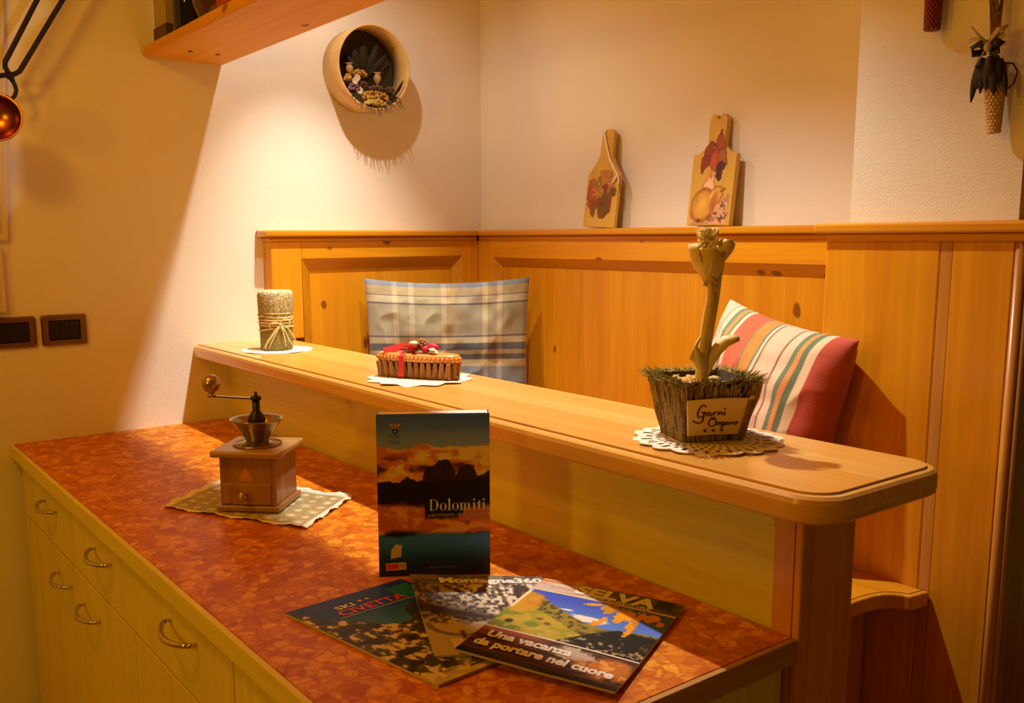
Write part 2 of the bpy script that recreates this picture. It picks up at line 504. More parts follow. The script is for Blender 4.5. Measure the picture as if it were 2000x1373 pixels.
# boards on the pillar
zb0 = 0.0
DARKP = wood('honey_pine_heartwood', (0.66, 0.31, 0.055, 1), (0.54, 0.22, 0.03, 1), 2)
box('board', (1.576, -0.311, 0.33), (1.809, -0.2905, ZL - 0.021), pine(2), bench, bevel=0.0035)
box('board', (1.8095, -0.3105, 0.33), (1.831, -0.2905, ZL - 0.021), DARKP, bench, bevel=0.0008)
box('board', (1.8315, -0.311, 0.33), (1.936, -0.2905, ZL - 0.021), pine(2), bench, bevel=0.0015)
box('board', (1.574, -0.290, 0.79), (1.6125, -0.001, ZL - 0.021), pine(2), bench, bevel=0.001)
# corner strips round the pillar edge, side boards with shade put into their colour
MB().tube([(1.944, -0.305, 0.02), (1.944, -0.305, ZL - 0.021)], 0.0085, 12).build('corner_strip', DARKP, bench, smooth=True)
MB().tube([(1.951, -0.292, 0.02), (1.951, -0.292, ZL - 0.021)], 0.006, 12).build('corner_strip', DARKP, bench, smooth=True)
SIDEW = wood('side_board_shade_brown', (0.30, 0.115, 0.028, 1), (0.20, 0.065, 0.015, 1), 2)  # darker than the pine to stand in for the shaded side
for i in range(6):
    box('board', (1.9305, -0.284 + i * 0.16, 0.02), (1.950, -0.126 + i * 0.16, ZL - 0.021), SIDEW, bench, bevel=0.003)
# seat with grooved, rounded edge
seat_out = [(0.056, -0.745), (0.45, -0.745), (0.45, -0.47), (1.40, -0.47), (1.40, -0.745), (1.776, -0.745), (1.776, -0.50), (1.777, -0.45),
            (1.781, -0.415), (1.789, -0.390), (1.801, -0.374), (1.813, -0.366), (1.825, -0.362), (1.833, -0.313), (1.570, -0.313), (1.570, -0.056), (0.056, -0.056)]
m = MB(); m.prism(seat_out, 0.738, 0.768); m.build('seat', pine(0), bench, bevel=0.004, seg=3)
# fine dark groove line along the shaped seat end
seat_edge = [(1.766, -0.74), (1.766, -0.50), (1.767, -0.447), (1.772, -0.409), (1.780, -0.384), (1.795, -0.366), (1.809, -0.358), (1.816, -0.355), (1.822, -0.314)]
GROOVE = plain('groove_shadow_brown', (0.16, 0.055, 0.012, 1), 0.7)
MB().tube([(x, y, 0.7676) for x, y in seat_edge], 0.0014, 6).build('groove', GROOVE, bench)
box('seat_front', (0.46 - 0.04, -0.745, 0.325), (0.46 - 0.02, -0.45, 0.738), pine(2), bench, bevel=0.001)
box('seat_front', (0.44, -0.45, 0.325), (1.42, -0.43, 0.738), pine(2), bench, bevel=0.001)
box('seat_front', (1.42, -0.745, 0.325), (1.44, -0.45, 0.738), pine(2), bench, bevel=0.001)
box('seat_end', (1.690, -0.745, 0.325), (1.710, -0.32, 0.738), pine(2), bench, bevel=0.001)

# ------------------------------------------------------------------ bar
bar = thing('bar_counter', 'long raised wooden bar with rounded grooved top beside the marble counter', 'bar', (1.0, -0.9, 0.0))
ZB = 1.129
def round_rect(x0, y0, x1, y1, r, n=24):
    """left corners square (built against the wall), right corners rounded"""
    P = [(x0, y0)]
    for i in range(n + 1):
        a = -math.pi / 2 + math.pi / 2 * i / n; P.append((x1 - r + r * math.cos(a), y0 + r + r * math.sin(a)))
    for i in range(n + 1):
        a = math.pi / 2 * i / n; P.append((x1 - r + r * math.cos(a), y1 - r + r * math.sin(a)))
    P.append((x0, y1))
    return P
BX0, BY0, BX1, BY1, BR = 0.0, -1.047, 2.078, -0.752, 0.055
def bar_loop(ins, z):
    return [(x, y, z) for x, y in round_rect(BX0, BY0 + ins, BX1 - ins, BY1 - ins, max(0.004, BR - ins))]
prof = [(0.006, ZB - 0.038), (0.001, ZB - 0.034), (0.0, ZB - 0.028), (0.0, ZB - 0.013), (0.002, ZB - 0.007), (0.006, ZB - 0.0035), (0.0105, ZB - 0.0028), (0.0128, ZB - 0.0028), (0.0130, ZB - 0.008)]
m = MB(); L0 = [bar_loop(i, z) for i, z in prof]; n = len(L0[0])
for Lp in L0: m.v += [Vector(p) for p in Lp]
for i in range(len(L0) - 1):
    for j in range(n):
        m.f.append((i * n + j, i * n + (j + 1) % n, (i + 1) * n + (j + 1) % n, (i + 1) * n + j))
m.f.append(tuple(range(n))[::-1]); m.f.append(tuple((len(L0) - 1) * n + j for j in range(n)))
edge = m.build('edge_band', beech(0), bar)
GRV = plain('groove_brown', (0.26, 0.09, 0.016, 1), 0.6)
m = MB(); lp = bar_loop(0.0140, ZB - 0.0042)
m.tube(lp[:-1], 0.0012, 6); m.build('groove', GRV, bar)
inner = [(x, y) for x, y, z in bar_loop(0.0150, ZB)]
def clip_y(poly, y, keep_above):
    out = []
    for i in range(len(poly)):
        a = poly[i]; b = poly[(i + 1) % len(poly)]
        ia = (a[1] >= y) == keep_above; ib = (b[1] >= y) == keep_above
        if ia: out.append(a)
        if ia != ib:
            t = (y - a[1]) / (b[1] - a[1]); out.append((a[0] + t * (b[0] - a[0]), y))
    return out
cuts = [-2, -0.985, -0.905, -0.845, 0]
tones = [((0.84, 0.44, 0.085, 1), (0.76, 0.37, 0.06, 1)), ((0.85, 0.46, 0.10, 1), (0.77, 0.39, 0.07, 1)), ((0.89, 0.54, 0.15, 1), (0.82, 0.46, 0.11, 1)), ((0.86, 0.49, 0.115, 1), (0.79, 0.42, 0.085, 1))]
for i in range(4):
    pl = clip_y(clip_y(inner, cuts[i], True), cuts[i + 1], False)
    mm = MB(); mm.prism(pl, ZB - 0.006, ZB)
    mm.build('plank', wood('bar_plank_tone_%d' % i, tones[i][0], tones[i][1], 0, knot=False, rough=0.27, var=0, coat=0.55), bar)
# front panel, rails, end post
BP = maple(0)
box('front_panel', (0.0, -0.942, 0.02), (1.94, -0.925, 1.091), maple(0), bar, bevel=0)
box('rail', (0.0, -0.948, 1.045), (1.94, -0.942, 1.091), maple(0), bar, bevel=0.001)
box('stile', (1.9405, -0.9485, 0.02), (1.972, -0.925, 1.091), pine(2), bar, bevel=0.001)
box('post', (1.925, -0.9245, 0.02), (1.984, -0.825, 1.091), pine(2), bar, bevel=0.002)
box('post', (1.9725, -0.9485, 0.02), (1.9845, -0.9245, 1.091), pine(2), bar, bevel=0.003)
box('back_panel', (0.0, -0.845, 0.325), (1.925, -0.827, 1.091), pine(2), bar, bevel=0)

# ------------------------------------------------------------------ worktop and kitchen units
work = thing('marble_worktop', 'orange red marble worktop with wooden edging in front of the bar', 'worktop', (1.0, -1.25, 0.866))
box('slab', (0.0005, -1.540, 0.868), (1.974, -0.949, 0.900), MARBLE, work, bevel=0.0008)
box('edging', (0.0005, -1.550, 0.866), (1.9845, -1.5405, 0.8995), maple(0), work, bevel=0.0015)
box('edging', (1.9745, -1.5403, 0.866), (1.984, -0.950, 0.8995), wood('edging_wood_y', (0.50, 0.27, 0.07, 1), (0.42, 0.20, 0.045, 1), 1, knot=False, rough=0.4, var=0), work, bevel=0.0015)
CHROME = plain('brushed_nickel', (0.62, 0.56, 0.46, 1), 0.22, 1.0)
def handle(parent, xc, z, w=0.118):
    m = MB(); pts = []; rad = []
    for i in range(15):
        t = i / 14.0; a = math.pi * t
        pts.append((xc - w / 2 + w * t, -1.531 - 0.012 - 0.019 * math.sin(a) ** 0.8, z - 0.004 * math.sin(a)))
        rad.append(0.0052 - 0.0012 * abs(2 * t - 1))
    m.tube(pts, rad, 10)
    for s in (-1, 1):
        x = xc + s * w / 2
        m.tube([(x, -1.5305, z), (x, -1.546, z)], 0.0033, 8)
    return m.build('handle', CHROME, parent, smooth=True)
def front(name, parent, x0, x1, z0, z1):
    return box(name, (x0 + 0.0015, -1.531, z0 + 0.0015), (x1 - 0.0015, -1.512, z1 - 0.0015), maple(2), parent, bevel=0.001)
units = [
    ('pale maple base cabinet at the wall with one drawer above a single door', 0.034, 0.531, [(0.034, 0.531)], [(0.034, 0.531)], [(0.355, 0.812)], [(0.45, 0.660)]),
    ('wide pale maple base cabinet with one two-handled drawer over two doors', 0.531, 1.470, [(0.531, 1.470)], [(0.531, 0.985), (0.985, 1.470)], [(0.80, 0.812), (1.262, 0.815)], [(0.68, 0.655), (1.27, 0.655)]),
    ('pale maple base cabinet under the free end of the marble worktop', 1.470, 1.965, [(1.470, 1.965)], [(1.470, 1.965)], [(1.72, 0.809)], [(1.60, 0.655)]),
]
for lab, x0, x1, drs, dos, hd, ho in units:
    u = thing('base_cabinet', lab, 'cabinet', ((x0 + x1) / 2, -1.24, 0.0))
    box('body', (x0, -1.511, 0.09), (x1, -0.955, 0.865), maple(2), u, bevel=0)
    box('plinth', (x0, -1.46, 0.0), (x1, -1.0, 0.09), maple(0), u, bevel=0)
    D = [front('drawer', u, a, b, 0.718, 0.8645) for a, b in drs]
    for x, z in hd: handle(D[0], x, z)
    O = [front('door', u, a, b, 0.095, 0.716) for a, b in dos]
    for (x, z), d in zip(ho, O): handle(d, x, z)

# ------------------------------------------------------------------ wall shelf and the things on it
shelf = thing('wall_shelf', 'thick pine shelf board fixed to the wall above the counter', 'shelf', (0.9, -1.03, 1.922))
MB().box((0.0005, -1.144, 1.922), (1.78, -0.922, 1.949)).build('board', wood('shelf_pine', (0.80, 0.40, 0.012, 1), (0.72, 0.31, 0.008, 1), 0, rough=0.65, var=0, coat=0.0), shelf, bevel=0.004, seg=3)
STEEL = plain('dull_screw_steel', (0.20, 0.13, 0.06, 1), 0.45, 0.8)
for y in (-1.068, -0.994):
    MB().lathe([(0.0, -0.003), (0.0055, -0.0025), (0.0068, 0.0)], 14, (0.157, y, 1.922)).build('screw', STEEL, shelf, smooth=True)
ZS = 1.9495
def shelf_box():
    o = thing('carton', 'narrow cream carton with brown base at wall end of shelf', 'carton', (0.115, -1.10, ZS))
    box('sleeve', (0.066, -1.130, ZS + 0.036), (0.160, -1.065, ZS + 0.30), plain('cream_card', (0.42, 0.32, 0.16, 1), 0.7), o, bevel=0.001)
    box('base', (0.064, -1.132, ZS), (0.162, -1.063, ZS + 0.036), plain('brown_card', (0.10, 0.045, 0.02, 1), 0.6), o, bevel=0.001)
shelf_box()
GLASSB = plain('black_bottle_glass', (0.012, 0.006, 0.005, 1), 0.06, spec=0.7)
AMBER = plain('brown_glaze', (0.075, 0.028, 0.010, 1), 0.12, spec=0.7)
GREENG = plain('dark_green_glass', (0.020, 0.026, 0.008, 1), 0.10, spec=0.7)
REDL = plain('red_label_paper', (0.45, 0.035, 0.015, 1), 0.5)
CREAM = plain('cream_paper', (0.72, 0.58, 0.36, 1), 0.6)
BOTP = [(0.0, 0), (0.040, 0.002), (0.044, 0.006), (0.044, 0.17), (0.036, 0.20), (0.016, 0.225), (0.014, 0.285), (0.016, 0.287), (0.016, 0.298), (0.0, 0.298)]
def bottle(loc, label, glass, cap, sc=1.0, band=None):
    o = thing('bottle', label, 'bottle', loc)
    MB().lathe([(r * sc, z * sc) for r, z in BOTP], 28).build('glass', glass, o, local=True, smooth=True)
    MB().lathe([(0.0155 * sc, 0.27 * sc), (0.018 * sc, 0.271 * sc), (0.018 * sc, 0.305 * sc), (0.0, 0.306 * sc)], 20).build('cap', cap, o, local=True, smooth=True)
    if band: MB().lathe([(0.0442 * sc, 0.012), (0.0449 * sc, 0.0125), (0.0449 * sc, 0.095), (0.0442 * sc, 0.0955)], 28).build('label_band', band, o, local=True, smooth=True)
    return o
bottle((0.225, -1.085, ZS), 'black glass bottle standing next to cream carton on shelf', GLASSB, plain('black_cap', (0.02, 0.015, 0.012, 1), 0.4), 1.06)
jug = thing('jug', 'round bellied brown glazed jug on the shelf', 'jug', (0.375, -1.080, ZS))
MB().lathe([(0.0, 0), (0.032, 0.001), (0.038, 0.006), (0.052, 0.04), (0.061, 0.085), (0.060, 0.12), (0.047, 0.16), (0.030, 0.185), (0.028, 0.21), (0.034, 0.222), (0.030, 0.222), (0.024, 0.20), (0.0, 0.19)], 32).build('belly', AMBER, jug, local=True, smooth=True)
MB().tube([(0.028, 0, 0.205), (0.060, 0, 0.215), (0.080, 0, 0.18), (0.076, 0, 0.13), (0.056, 0, 0.105)], 0.007, 10).build('handle', AMBER, jug, local=True, smooth=True)
jar = thing('jar', 'small jar with red label between brown jug and dark green bottle', 'jar', (0.530, -1.112, ZS))
MB().lathe([(0.0, 0), (0.022, 0.001), (0.024, 0.004), (0.024, 0.06), (0.020, 0.068), (0.020, 0.075), (0.0, 0.075)], 24).build('glass', plain('jar_glass_amber', (0.30, 0.13, 0.03, 1), 0.12), jar, local=True, smooth=True)
MB().lathe([(0.0242, 0.010), (0.0247, 0.011), (0.0247, 0.040), (0.0242, 0.041)], 24).build('label_band', REDL, jar, local=True, smooth=True)
MB().lathe([(0.0, 0.074), (0.0225, 0.0741), (0.0225, 0.088), (0.0, 0.0885)], 24).build('lid', CREAM, jar, local=True, smooth=True)
bottle((0.640, -1.090, ZS), 'dark green bottle furthest along the shelf from the wall', GREENG, REDL, 1.0)

# ------------------------------------------------------------------ switch plates
PLATE = plain('bronze_switch_plate', (0.30, 0.17, 0.045, 1), 0.22, 0.85)
BLACK = plain('black_switch_insert', (0.012, 0.009, 0.009, 1), 0.25)
def switch(yc, label):
    o = thing('light_switch', label, 'light switch', (0.0, yc, 1.194), 'switch plates on the left wall')
    # frame with opening
    m = MB(); out = (0.057, 0.041); inn = (0.038, 0.0245)
    def ring(hw, hh, x, r, n=5):
        P = []
        for cx, cy, a0 in ((1, 1, 0), (-1, 1, 90), (-1, -1, 180), (1, -1, 270)):
            for i in range(n + 1):
                a = math.radians(a0 + 90 * i / n)
                P.append((x, cx * (hw - r) + r * math.cos(a), cy * (hh - r) + r * math.sin(a)))
        return P
    loops = [ring(out[0], out[1], 0.0006, 0.006), ring(out[0], out[1], 0.006, 0.006), ring(out[0] - 0.004, out[1] - 0.004, 0.0105, 0.005), ring(inn[0] + 0.002, inn[1] + 0.002, 0.0105, 0.001), ring(inn[0], inn[1], 0.004, 0.001)]
    n = len(loops[0])
    for lp in loops: m.v += [Vector(p) for p in lp]
    for i in range(len(loops) - 1):
        for j in range(n): m.f.append((i * n + j, i * n + (j + 1) % n, (i + 1) * n + (j + 1) % n, (i + 1) * n + j))
    m.f.append(tuple(range(n)))
    m.build('plate', PLATE, o, local=True, smooth=False)
    for k in (-1, 0, 1):
        box('rocker', (0.004, k * 0.0253 - 0.0122, -0.0240), (0.0085, k * 0.0253 + 0.0122, 0.0240), BLACK, o, local=True, bevel=0.0008)
switch(-1.3955, 'bronze switch plate with black rockers, the one nearer the bar')
switch(-1.5225, 'bronze switch plate with black rockers, cut off by left edge')

# pale wall panels at the left margin
PALE = plain('pale_painted_board', (0.72, 0.62, 0.42, 1), 0.6)
hp = thing('wall_board', 'pale hanging board with rounded lower corner at far left edge above the switches', 'board', (0.0, -1.62, 1.43))
m = MB(); m.add([(0.001, -1.74, 1.43), (0.001, -1.517, 1.43), (0.001, -1.478, 2.10), (0.001, -1.74, 2.10), (0.018, -1.74, 1.43), (0.018, -1.517, 1.43), (0.018, -1.478, 2.10), (0.018, -1.74, 2.10)],
           [(0, 1, 2, 3), (4, 5, 6, 7), (0, 1, 5, 4), (1, 2, 6, 5), (2, 3, 7, 6), (3, 0, 4, 7)])
m.build('board', PALE, hp, bevel=0.004)
box('inset', (0.0185, -1.72, 1.45), (0.0195, -1.530, 2.08), plain('pale_inset', (0.60, 0.48, 0.28, 1), 0.6), hp, bevel=0.0004)
ic = thing('intercom', 'pale plastic intercom housing on wall just above the cut-off switch plate', 'intercom', (0.0, -1.60, 1.245))
box('housing', (0.0005, -1.66, 1.247), (0.022, -1.533, 1.417), PALE, ic, bevel=0.006, seg=3)
box('handset', (0.0222, -1.655, 1.258), (0.036, -1.556, 1.405), plain('pale_handset', (0.66, 0.55, 0.36, 1), 0.5), ic, bevel=0.006, seg=3)

# ------------------------------------------------------------------ iron tongs and copper ladle at far left
IRON = plain('black_wrought_iron', (0.016, 0.010, 0.009, 1), 0.5, 0.4, bump=0.2, bscale=120)
tg = thing('iron_tongs', 'black wrought iron fire tongs with two long bars hanging on left wall', 'tongs', (0.0, -1.40, 1.83))
X = 0.080
MB().tube([(X, -1.300, 2.24), (X, -1.419, 2.017), (X, -1.492, 1.880), (X, -1.502, 1.862), (X, -1.503, 1.850), (X, -1.494, 1.830), (X, -1.488, 1.818)], 0.0062, 10).build('bar', IRON, tg, smooth=True)
MB().tube([(X + 0.004, -1.235, 2.23), (X + 0.004, -1.360, 2.025), (X + 0.004, -1.462, 1.858), (X + 0.004, -1.472, 1.842), (X + 0.004, -1.484, 1.834), (X + 0.004, -1.500, 1.831), (X + 0.004, -1.540, 1.822), (X + 0.004, -1.60, 1.816)], 0.0062, 10).build('bar', IRON, tg, smooth=True)
MB().tube([(X, -1.490, 1.822), (X, -1.484, 1.808), (X, -1.482, 1.796), (X, -1.486, 1.784), (X, -1.494, 1.774), (X, -1.492, 1.766)], 0.005, 10).build('hook', IRON, tg, smooth=True)
MB().tube([(0.0, -1.268, 2.238), (X + 0.02, -1.268, 2.238)], 0.007, 10).build('wall_peg', IRON, tg, smooth=True)
MB().blob((X + 0.002, -1.494, 1.830), (0.009, 0.011, 0.011)).build('rivet', IRON, tg, smooth=True)
COPPER = plain('aged_copper', (0.48, 0.17, 0.055, 1), 0.28, 1.0, bump=0.15, bscale=60)
cl = thing('copper_ladle', 'round copper ladle bowl hanging from the iron tongs at left edge', 'ladle', (0.165, -1.545, 1.655))
m = MB(); prof = []
for i in range(15):
    a = math.pi / 2 * i / 14; prof.append((0.056 * math.sin(a), -0.050 * math.cos(a)))
prof += [(0.058, 0.001), (0.0565, 0.003), (0.054, 0.0)]
for i in range(12):
    a = math.pi / 2 * (1 - i / 11.0); prof.append((0.052 * math.sin(a) + 0.0005, -0.046 * math.cos(a)))
m.lathe(prof, 40)
m.xf(Matrix.Translation((0.175, -1.549, 1.718)) @ Matrix.Rotation(math.radians(78), 4, Vector((0.35, 1, 0.0)).normalized()))
m.build('bowl', COPPER, cl, smooth=True)
MB().tube([(0.172, -1.530, 1.766), (0.150, -1.518, 1.772), (0.120, -1.503, 1.770), (X + 0.014, -1.496, 1.764), (X + 0.009, -1.494, 1.755)], 0.0030, 8).build('handle', COPPER, cl, smooth=True)

# ------------------------------------------------------------------ bentwood sieve with dried flowers on the left wall
RY, RZc, RR, RD = -0.476, 1.948, 0.126, 0.100
sv = thing('sieve_flower_wreath', 'round bentwood sieve ring on wall filled with dried flowers', 'wall decoration', (0.0, RY, RZc))
BENT = wood('bentwood_ring', (0.80, 0.55, 0.20, 1), (0.72, 0.45, 0.14, 1), 1, knot=False, rough=0.5, var=0, coat=0)
m = MB(); n = 72
for (r, x) in ((RR, 0.0005), (RR, RD), (RR - 0.0025, RD + 0.0008), (RR - 0.005, RD), (RR - 0.005, 0.0005)):
    for j in range(n):
        a = 2 * math.pi * j / n; m.v.append(Vector((x, r * math.cos(a), r * math.sin(a))))
for i in range(5):
    for j in range(n):
        k = (i + 1) % 5; m.f.append((i * n + j, i * n + (j + 1) % n, k * n + (j + 1) % n, k * n + j))
m.build('ring', BENT, sv, local=True, smooth=True)
m = MB()
for (r, x) in ((RR - 0.0055, 0.006), (RR - 0.0055, 0.012), (RR - 0.009, 0.014)):
    for j in range(n):
        a = 2 * math.pi * j / n; m.v.append(Vector((x, r * math.cos(a), r * math.sin(a))))
for i in range(2):
    for j in range(n): m.f.append((i * n + j, i * n + (j + 1) % n, (i + 1) * n + (j + 1) % n, (i + 1) * n + j))
m.f.append(tuple(range(n))); m.f.append(tuple(2 * n + j for j in range(n)))
m.build('backing', plain('dark_backing_cloth', (0.030, 0.022, 0.010, 1), 0.5), sv, local=True)
DLEAF = plain('dark_dry_leaf', (0.032, 0.024, 0.010, 1), 0.8, spec=0.15)
LEAFG = plain('olive_dry_leaf', (0.10, 0.095, 0.02, 1), 0.6)
def leaf(m, base, tip, width, bend=0.0, normal=(1, 0, 0), n=6):
    base = Vector(base); tip = Vector(tip); d = tip - base
    nn = Vector(normal).normalized(); side = d.normalized().cross(nn).normalized()
    b = len(m.v)
    for i in range(n + 1):
        t = i / n; w = width * math.sin(math.pi * min(0.97, t * 0.92 + 0.06)) ** 0.8 * 0.5
        c = base + d * t + nn * bend * math.sin(math.pi * t)
        m.v += [c + side * w - nn * w * 0.25, c, c - side * w - nn * w * 0.25]
        m.v += [c + side * w - nn * (w * 0.25 + 0.0006), c - nn * 0.0006, c - side * w - nn * (w * 0.25 + 0.0006)]
    for i in range(n):
        o = b + i * 6; q = o + 6
        m.f += [(o, o + 1, q + 1, q), (o + 1, o + 2, q + 2, q + 1), (o + 3, q + 3, q + 4, o + 4), (o + 4, q + 4, q + 5, o + 5), (o, q, q + 3, o + 3), (o + 2, o + 5, q + 5, q + 2)]
    return m
# large dark fern-like leaves fanned over the backing
for (a, ln, w) in ((62, .10, .030), (95, .105, .034), (125, .10, .03), (35, .095, .026), (150, .08, .024)):
    ca, sa = math.cos(math.radians(a)), math.sin(math.radians(a))
    leaf(MB(), (0.03, 0.0, -0.03), (0.045, ca * ln, -0.03 + sa * ln + 0.03), w, 0.012).build('leaf', DLEAF, sv, local=True, smooth=True)
rnd = random.Random(3)
def cluster(c, rx, ry, rz, n, r, seed):
    q = random.Random(seed); m = MB()
    for i in range(n):
        th = q.uniform(0, 2 * math.pi); u = q.uniform(-0.25, 1)
        s = math.sqrt(max(0, 1 - u * u))
        p = (c[0] + rx * (0.35 + 0.65 * abs(math.cos(th))) * q.uniform(.5, 1), c[1] + ry * s * math.cos(th * 1.7 + i), c[2] + rz * u)
        m.blob(p, r * q.uniform(.7, 1.25), 6, 4)
    return m
YAR = plain('yellow_yarrow', (0.52, 0.30, 0.035, 1), 0.85, var=0.25)
YAR2 = plain('pale_yarrow', (0.55, 0.36, 0.08, 1), 0.85, var=0.2)
PUR = plain('purple_statice', (0.20, 0.10, 0.13, 1), 0.85, var=0.3)
BRN = plain('brown_dry_heads', (0.14, 0.07, 0.025, 1), 0.85, var=0.3)
WHT = plain('white_everlasting', (0.72, 0.60, 0.38, 1), 0.8)
POD = plain('poppy_pod_tan', (0.46, 0.29, 0.10, 1), 0.6, var=0.15)
for (x, y, z, rx, ry, rz, n, r, mt, sd) in (
        (0.070, 0.002, -0.088, .030, .042, .016, 90, .0052, YAR, 1), (0.085, 0.000, -0.108, .020, .034, .010, 60, .0050, YAR2, 2),
        (0.060, -0.040, -0.020, .018, .026, .010, 46, .0048, YAR, 3), (0.080, -0.088, -0.040, .012, .010, .010, 24, .0045, YAR, 4),
        (0.082, -0.070, -0.070, .016, .016, .016, 60, .0036, PUR, 5), (0.080, 0.058, -0.066, .014, .016, .014, 46, .0034, BRN, 6),
        (0.070, -0.030, -0.055, .014, .016, .012, 36, .0038, BRN, 7), (0.075, 0.012, -0.060, .016, .022, .008, 40, .0034, PUR, 8),
        (0.086, -0.045, -0.098, .010, .014, .012, 30, .0036, BRN, 9)):
    cluster((x, y, z), rx, ry, rz, n, r, sd).build('flower_head', mt, sv, local=True, smooth=True)
def daisy(c, r):
    m = MB(); c = Vector(c)
    for k in range(9):
        a = 2 * math.pi * k / 9; d = Vector((0.25, math.cos(a), math.sin(a)))
        leaf(m, c, c + d * r, r * 0.55, 0.001, n=3)
    return m
for (y, z) in ((-0.058, -0.035), (-0.050, -0.072), (0.018, -0.112), (-0.066, -0.045)):
    daisy((0.092, y, z), 0.012).build('white_flower', WHT, sv, local=True)
def pod(loc, tilt):
    m = MB(); m.lathe([(0.0025, -0.03), (0.0025, -0.004), (0.007, 0.0), (0.0115, 0.010), (0.0115, 0.018), (0.008, 0.025), (0.006, 0.0265), (0.012, 0.029), (0.012, 0.031), (0.0, 0.0305)], 14)
    m.xf(Matrix.Translation(loc) @ Matrix.Rotation(math.radians(tilt), 4, 'X'))
    return m.build('poppy_pod', POD, sv, local=True, smooth=True)
pod((0.075, -0.072, -0.022), 6); pod((0.078, 0.020, -0.042), -3)
m = MB(); leaf(m, (0.09, -0.068, -0.075), (0.097, -0.045, -0.112), .022, .004); m.build('leaf', DLEAF, sv, local=True)
m = MB(); leaf(m, (0.085, 0.050, -0.075), (0.095, 0.080, -0.092), .026, .004); m.build('leaf', DLEAF, sv, local=True)
m = MB(); leaf(m, (0.085, 0.075, -0.080), (0.102, 0.101, -0.030), .010, .004); m.build('leaf', DLEAF, sv, local=True)
TWIG = plain('dry_twig', (0.10, 0.05, 0.02, 1), 0.8)
for p in (((0.09, 0.06, -0.08), (0.10, 0.088, -0.098), (0.104, 0.100, -0.118)), ((0.09, -0.025, -0.11), (0.102, -0.018, -0.122), (0.104, -0.014, -0.138)), ((0.09, 0.035, -0.105), (0.103, 0.042, -0.120), (0.104, 0.044, -0.134)), ((0.09, 0.010, -0.11), (0.102, 0.011, -0.125), (0.102, 0.010, -0.140)), ((0.09, -0.05, -0.10), (0.10, -0.06, -0.113), (0.10, -0.066, -0.122))):
    MB().tube(p, [0.0018, 0.0014, 0.0006], 5).build('twig', TWIG, sv, local=True)

q = random.Random(51)
for i in range(16):
    y = -.085 + .170 * (i + q.random()) / 16; zr = -math.sqrt(max(0, .118 ** 2 - y * y)); ln = q.uniform(.010, .030)
    MB().tube([(0.085, y * .9, zr * .93), (0.103, y, zr - .004), (0.104 + q.uniform(0, .006), y * 1.05 + q.uniform(-.008, .008), zr - ln)], [0.0022, 0.0018, 0.0008], 5).build('twig', TWIG, sv, local=True)

# ------------------------------------------------------------------ painted cutting boards on the ledge
BOARDW = wood('board_lime_wood', (0.70, 0.42, 0.06, 1), (0.62, 0.35, 0.045, 1), 2, knot=False, rough=0.5, var=0, coat=0)
PAINT = attr_mat('painted_decoration', 0.55)
def decal(name, surf, u0, u1, v0, v1, nx, ny, paint, mat, parent, lift=0.0005):
    u = np.linspace(u0, u1, nx); v = np.linspace(v0, v1, ny)
    U, V = np.meshgrid(u, v, indexing='ij')
    img, mask = paint(U, V)
    keep = mask > 0.5
    quad = keep[:-1, :-1] & keep[1:, :-1] & keep[1:, 1:] & keep[:-1, 1:]
    used = np.zeros_like(keep)
    ii, jj = np.nonzero(quad)
    for a, b in ((0, 0), (1, 0), (1, 1), (0, 1)): used[ii + a, jj + b] = True
    idx = -np.ones(keep.shape, int); idx[used] = np.arange(used.sum())
    P = [surf(a, b, lift) for a, b in zip(U[used], V[used])]
    F = [(idx[i, j], idx[i + 1, j], idx[i + 1, j + 1], idx[i, j + 1]) for i, j in zip(ii, jj)]
    o = mesh_obj(name, P, F, mat, parent)
    me = o.data
    at = me.color_attributes.new('paint', 'FLOAT_COLOR', 'POINT')
    c = lin(np.clip(img[used], 0, 1))
    at.data.foreach_set('color', np.concatenate([c, np.ones((len(c), 1))], 1).astype(np.float32).ravel())
    return o
def ell(U, V, cx, cy, rx, ry, ang=0.0):
    a = math.radians(ang); x = U - cx; y = V - cy
    xr = x * math.cos(a) + y * math.sin(a); yr = -x * math.sin(a) + y * math.cos(a)
    return np.sqrt((xr / rx) ** 2 + (yr / ry) ** 2)
def board_outline(hw, vs, vn, vt, hn, notch):
    R = [(hw, 0.0), (hw, vs)]
    for i in range(1, 8):
        t = i / 8; s = t * t * (3 - 2 * t) if not notch else t
        R.append((hw + (hn - hw) * (s ** 0.7 if not notch else s ** 0.55), vs + (vn - vs) * (t ** 1.15)))
    R += [(hn, vn)]
    if notch:
        R += [(hn + 0.001, vt - 0.014), (hn - 0.003, vt - 0.004), (hn - 0.011, vt), (hn - 0.020, vt - 0.004), (0.003, vt - 0.014)]
    else:
        for i in range(1, 6):
            a = math.pi / 2 * i / 6; R.append((hn - 0.016 + 0.016 * math.cos(a), vt - 0.016 + 0.016 * math.sin(a)))
        R.append((0.0, vt))
    Lf = [(-x, y) for x, y in reversed(R) if x > 1e-6]
    return R + Lf
def make_board(xc, dims, tilt, label, lean, th):
    o = thing('cutting_board', label, 'cutting board', (xc, -0.052, ZL))
    out = board_outline(*dims)
    T = Matrix.Translation((xc, -0.052, ZL + 0.0035)) @ Matrix.Rotation(-lean, 4, 'X') @ Matrix.Rotation(math.radians(tilt), 4, 'Y')
    def surf(u, v, lift): return T @ Vector((u, -lift, v))
    n = len(out); m = MB()
    m.add([T @ Vector((x, 0, z)) for x, z in out] + [T @ Vector((x, th, z)) for x, z in out],
          [tuple(range(n)), tuple(range(n, 2 * n))] + [(i, (i + 1) % n, n + (i + 1) % n, n + i) for i in range(n)])
    m.build('board', BOARDW, o, bevel=0.0012)
    return o, surf, T
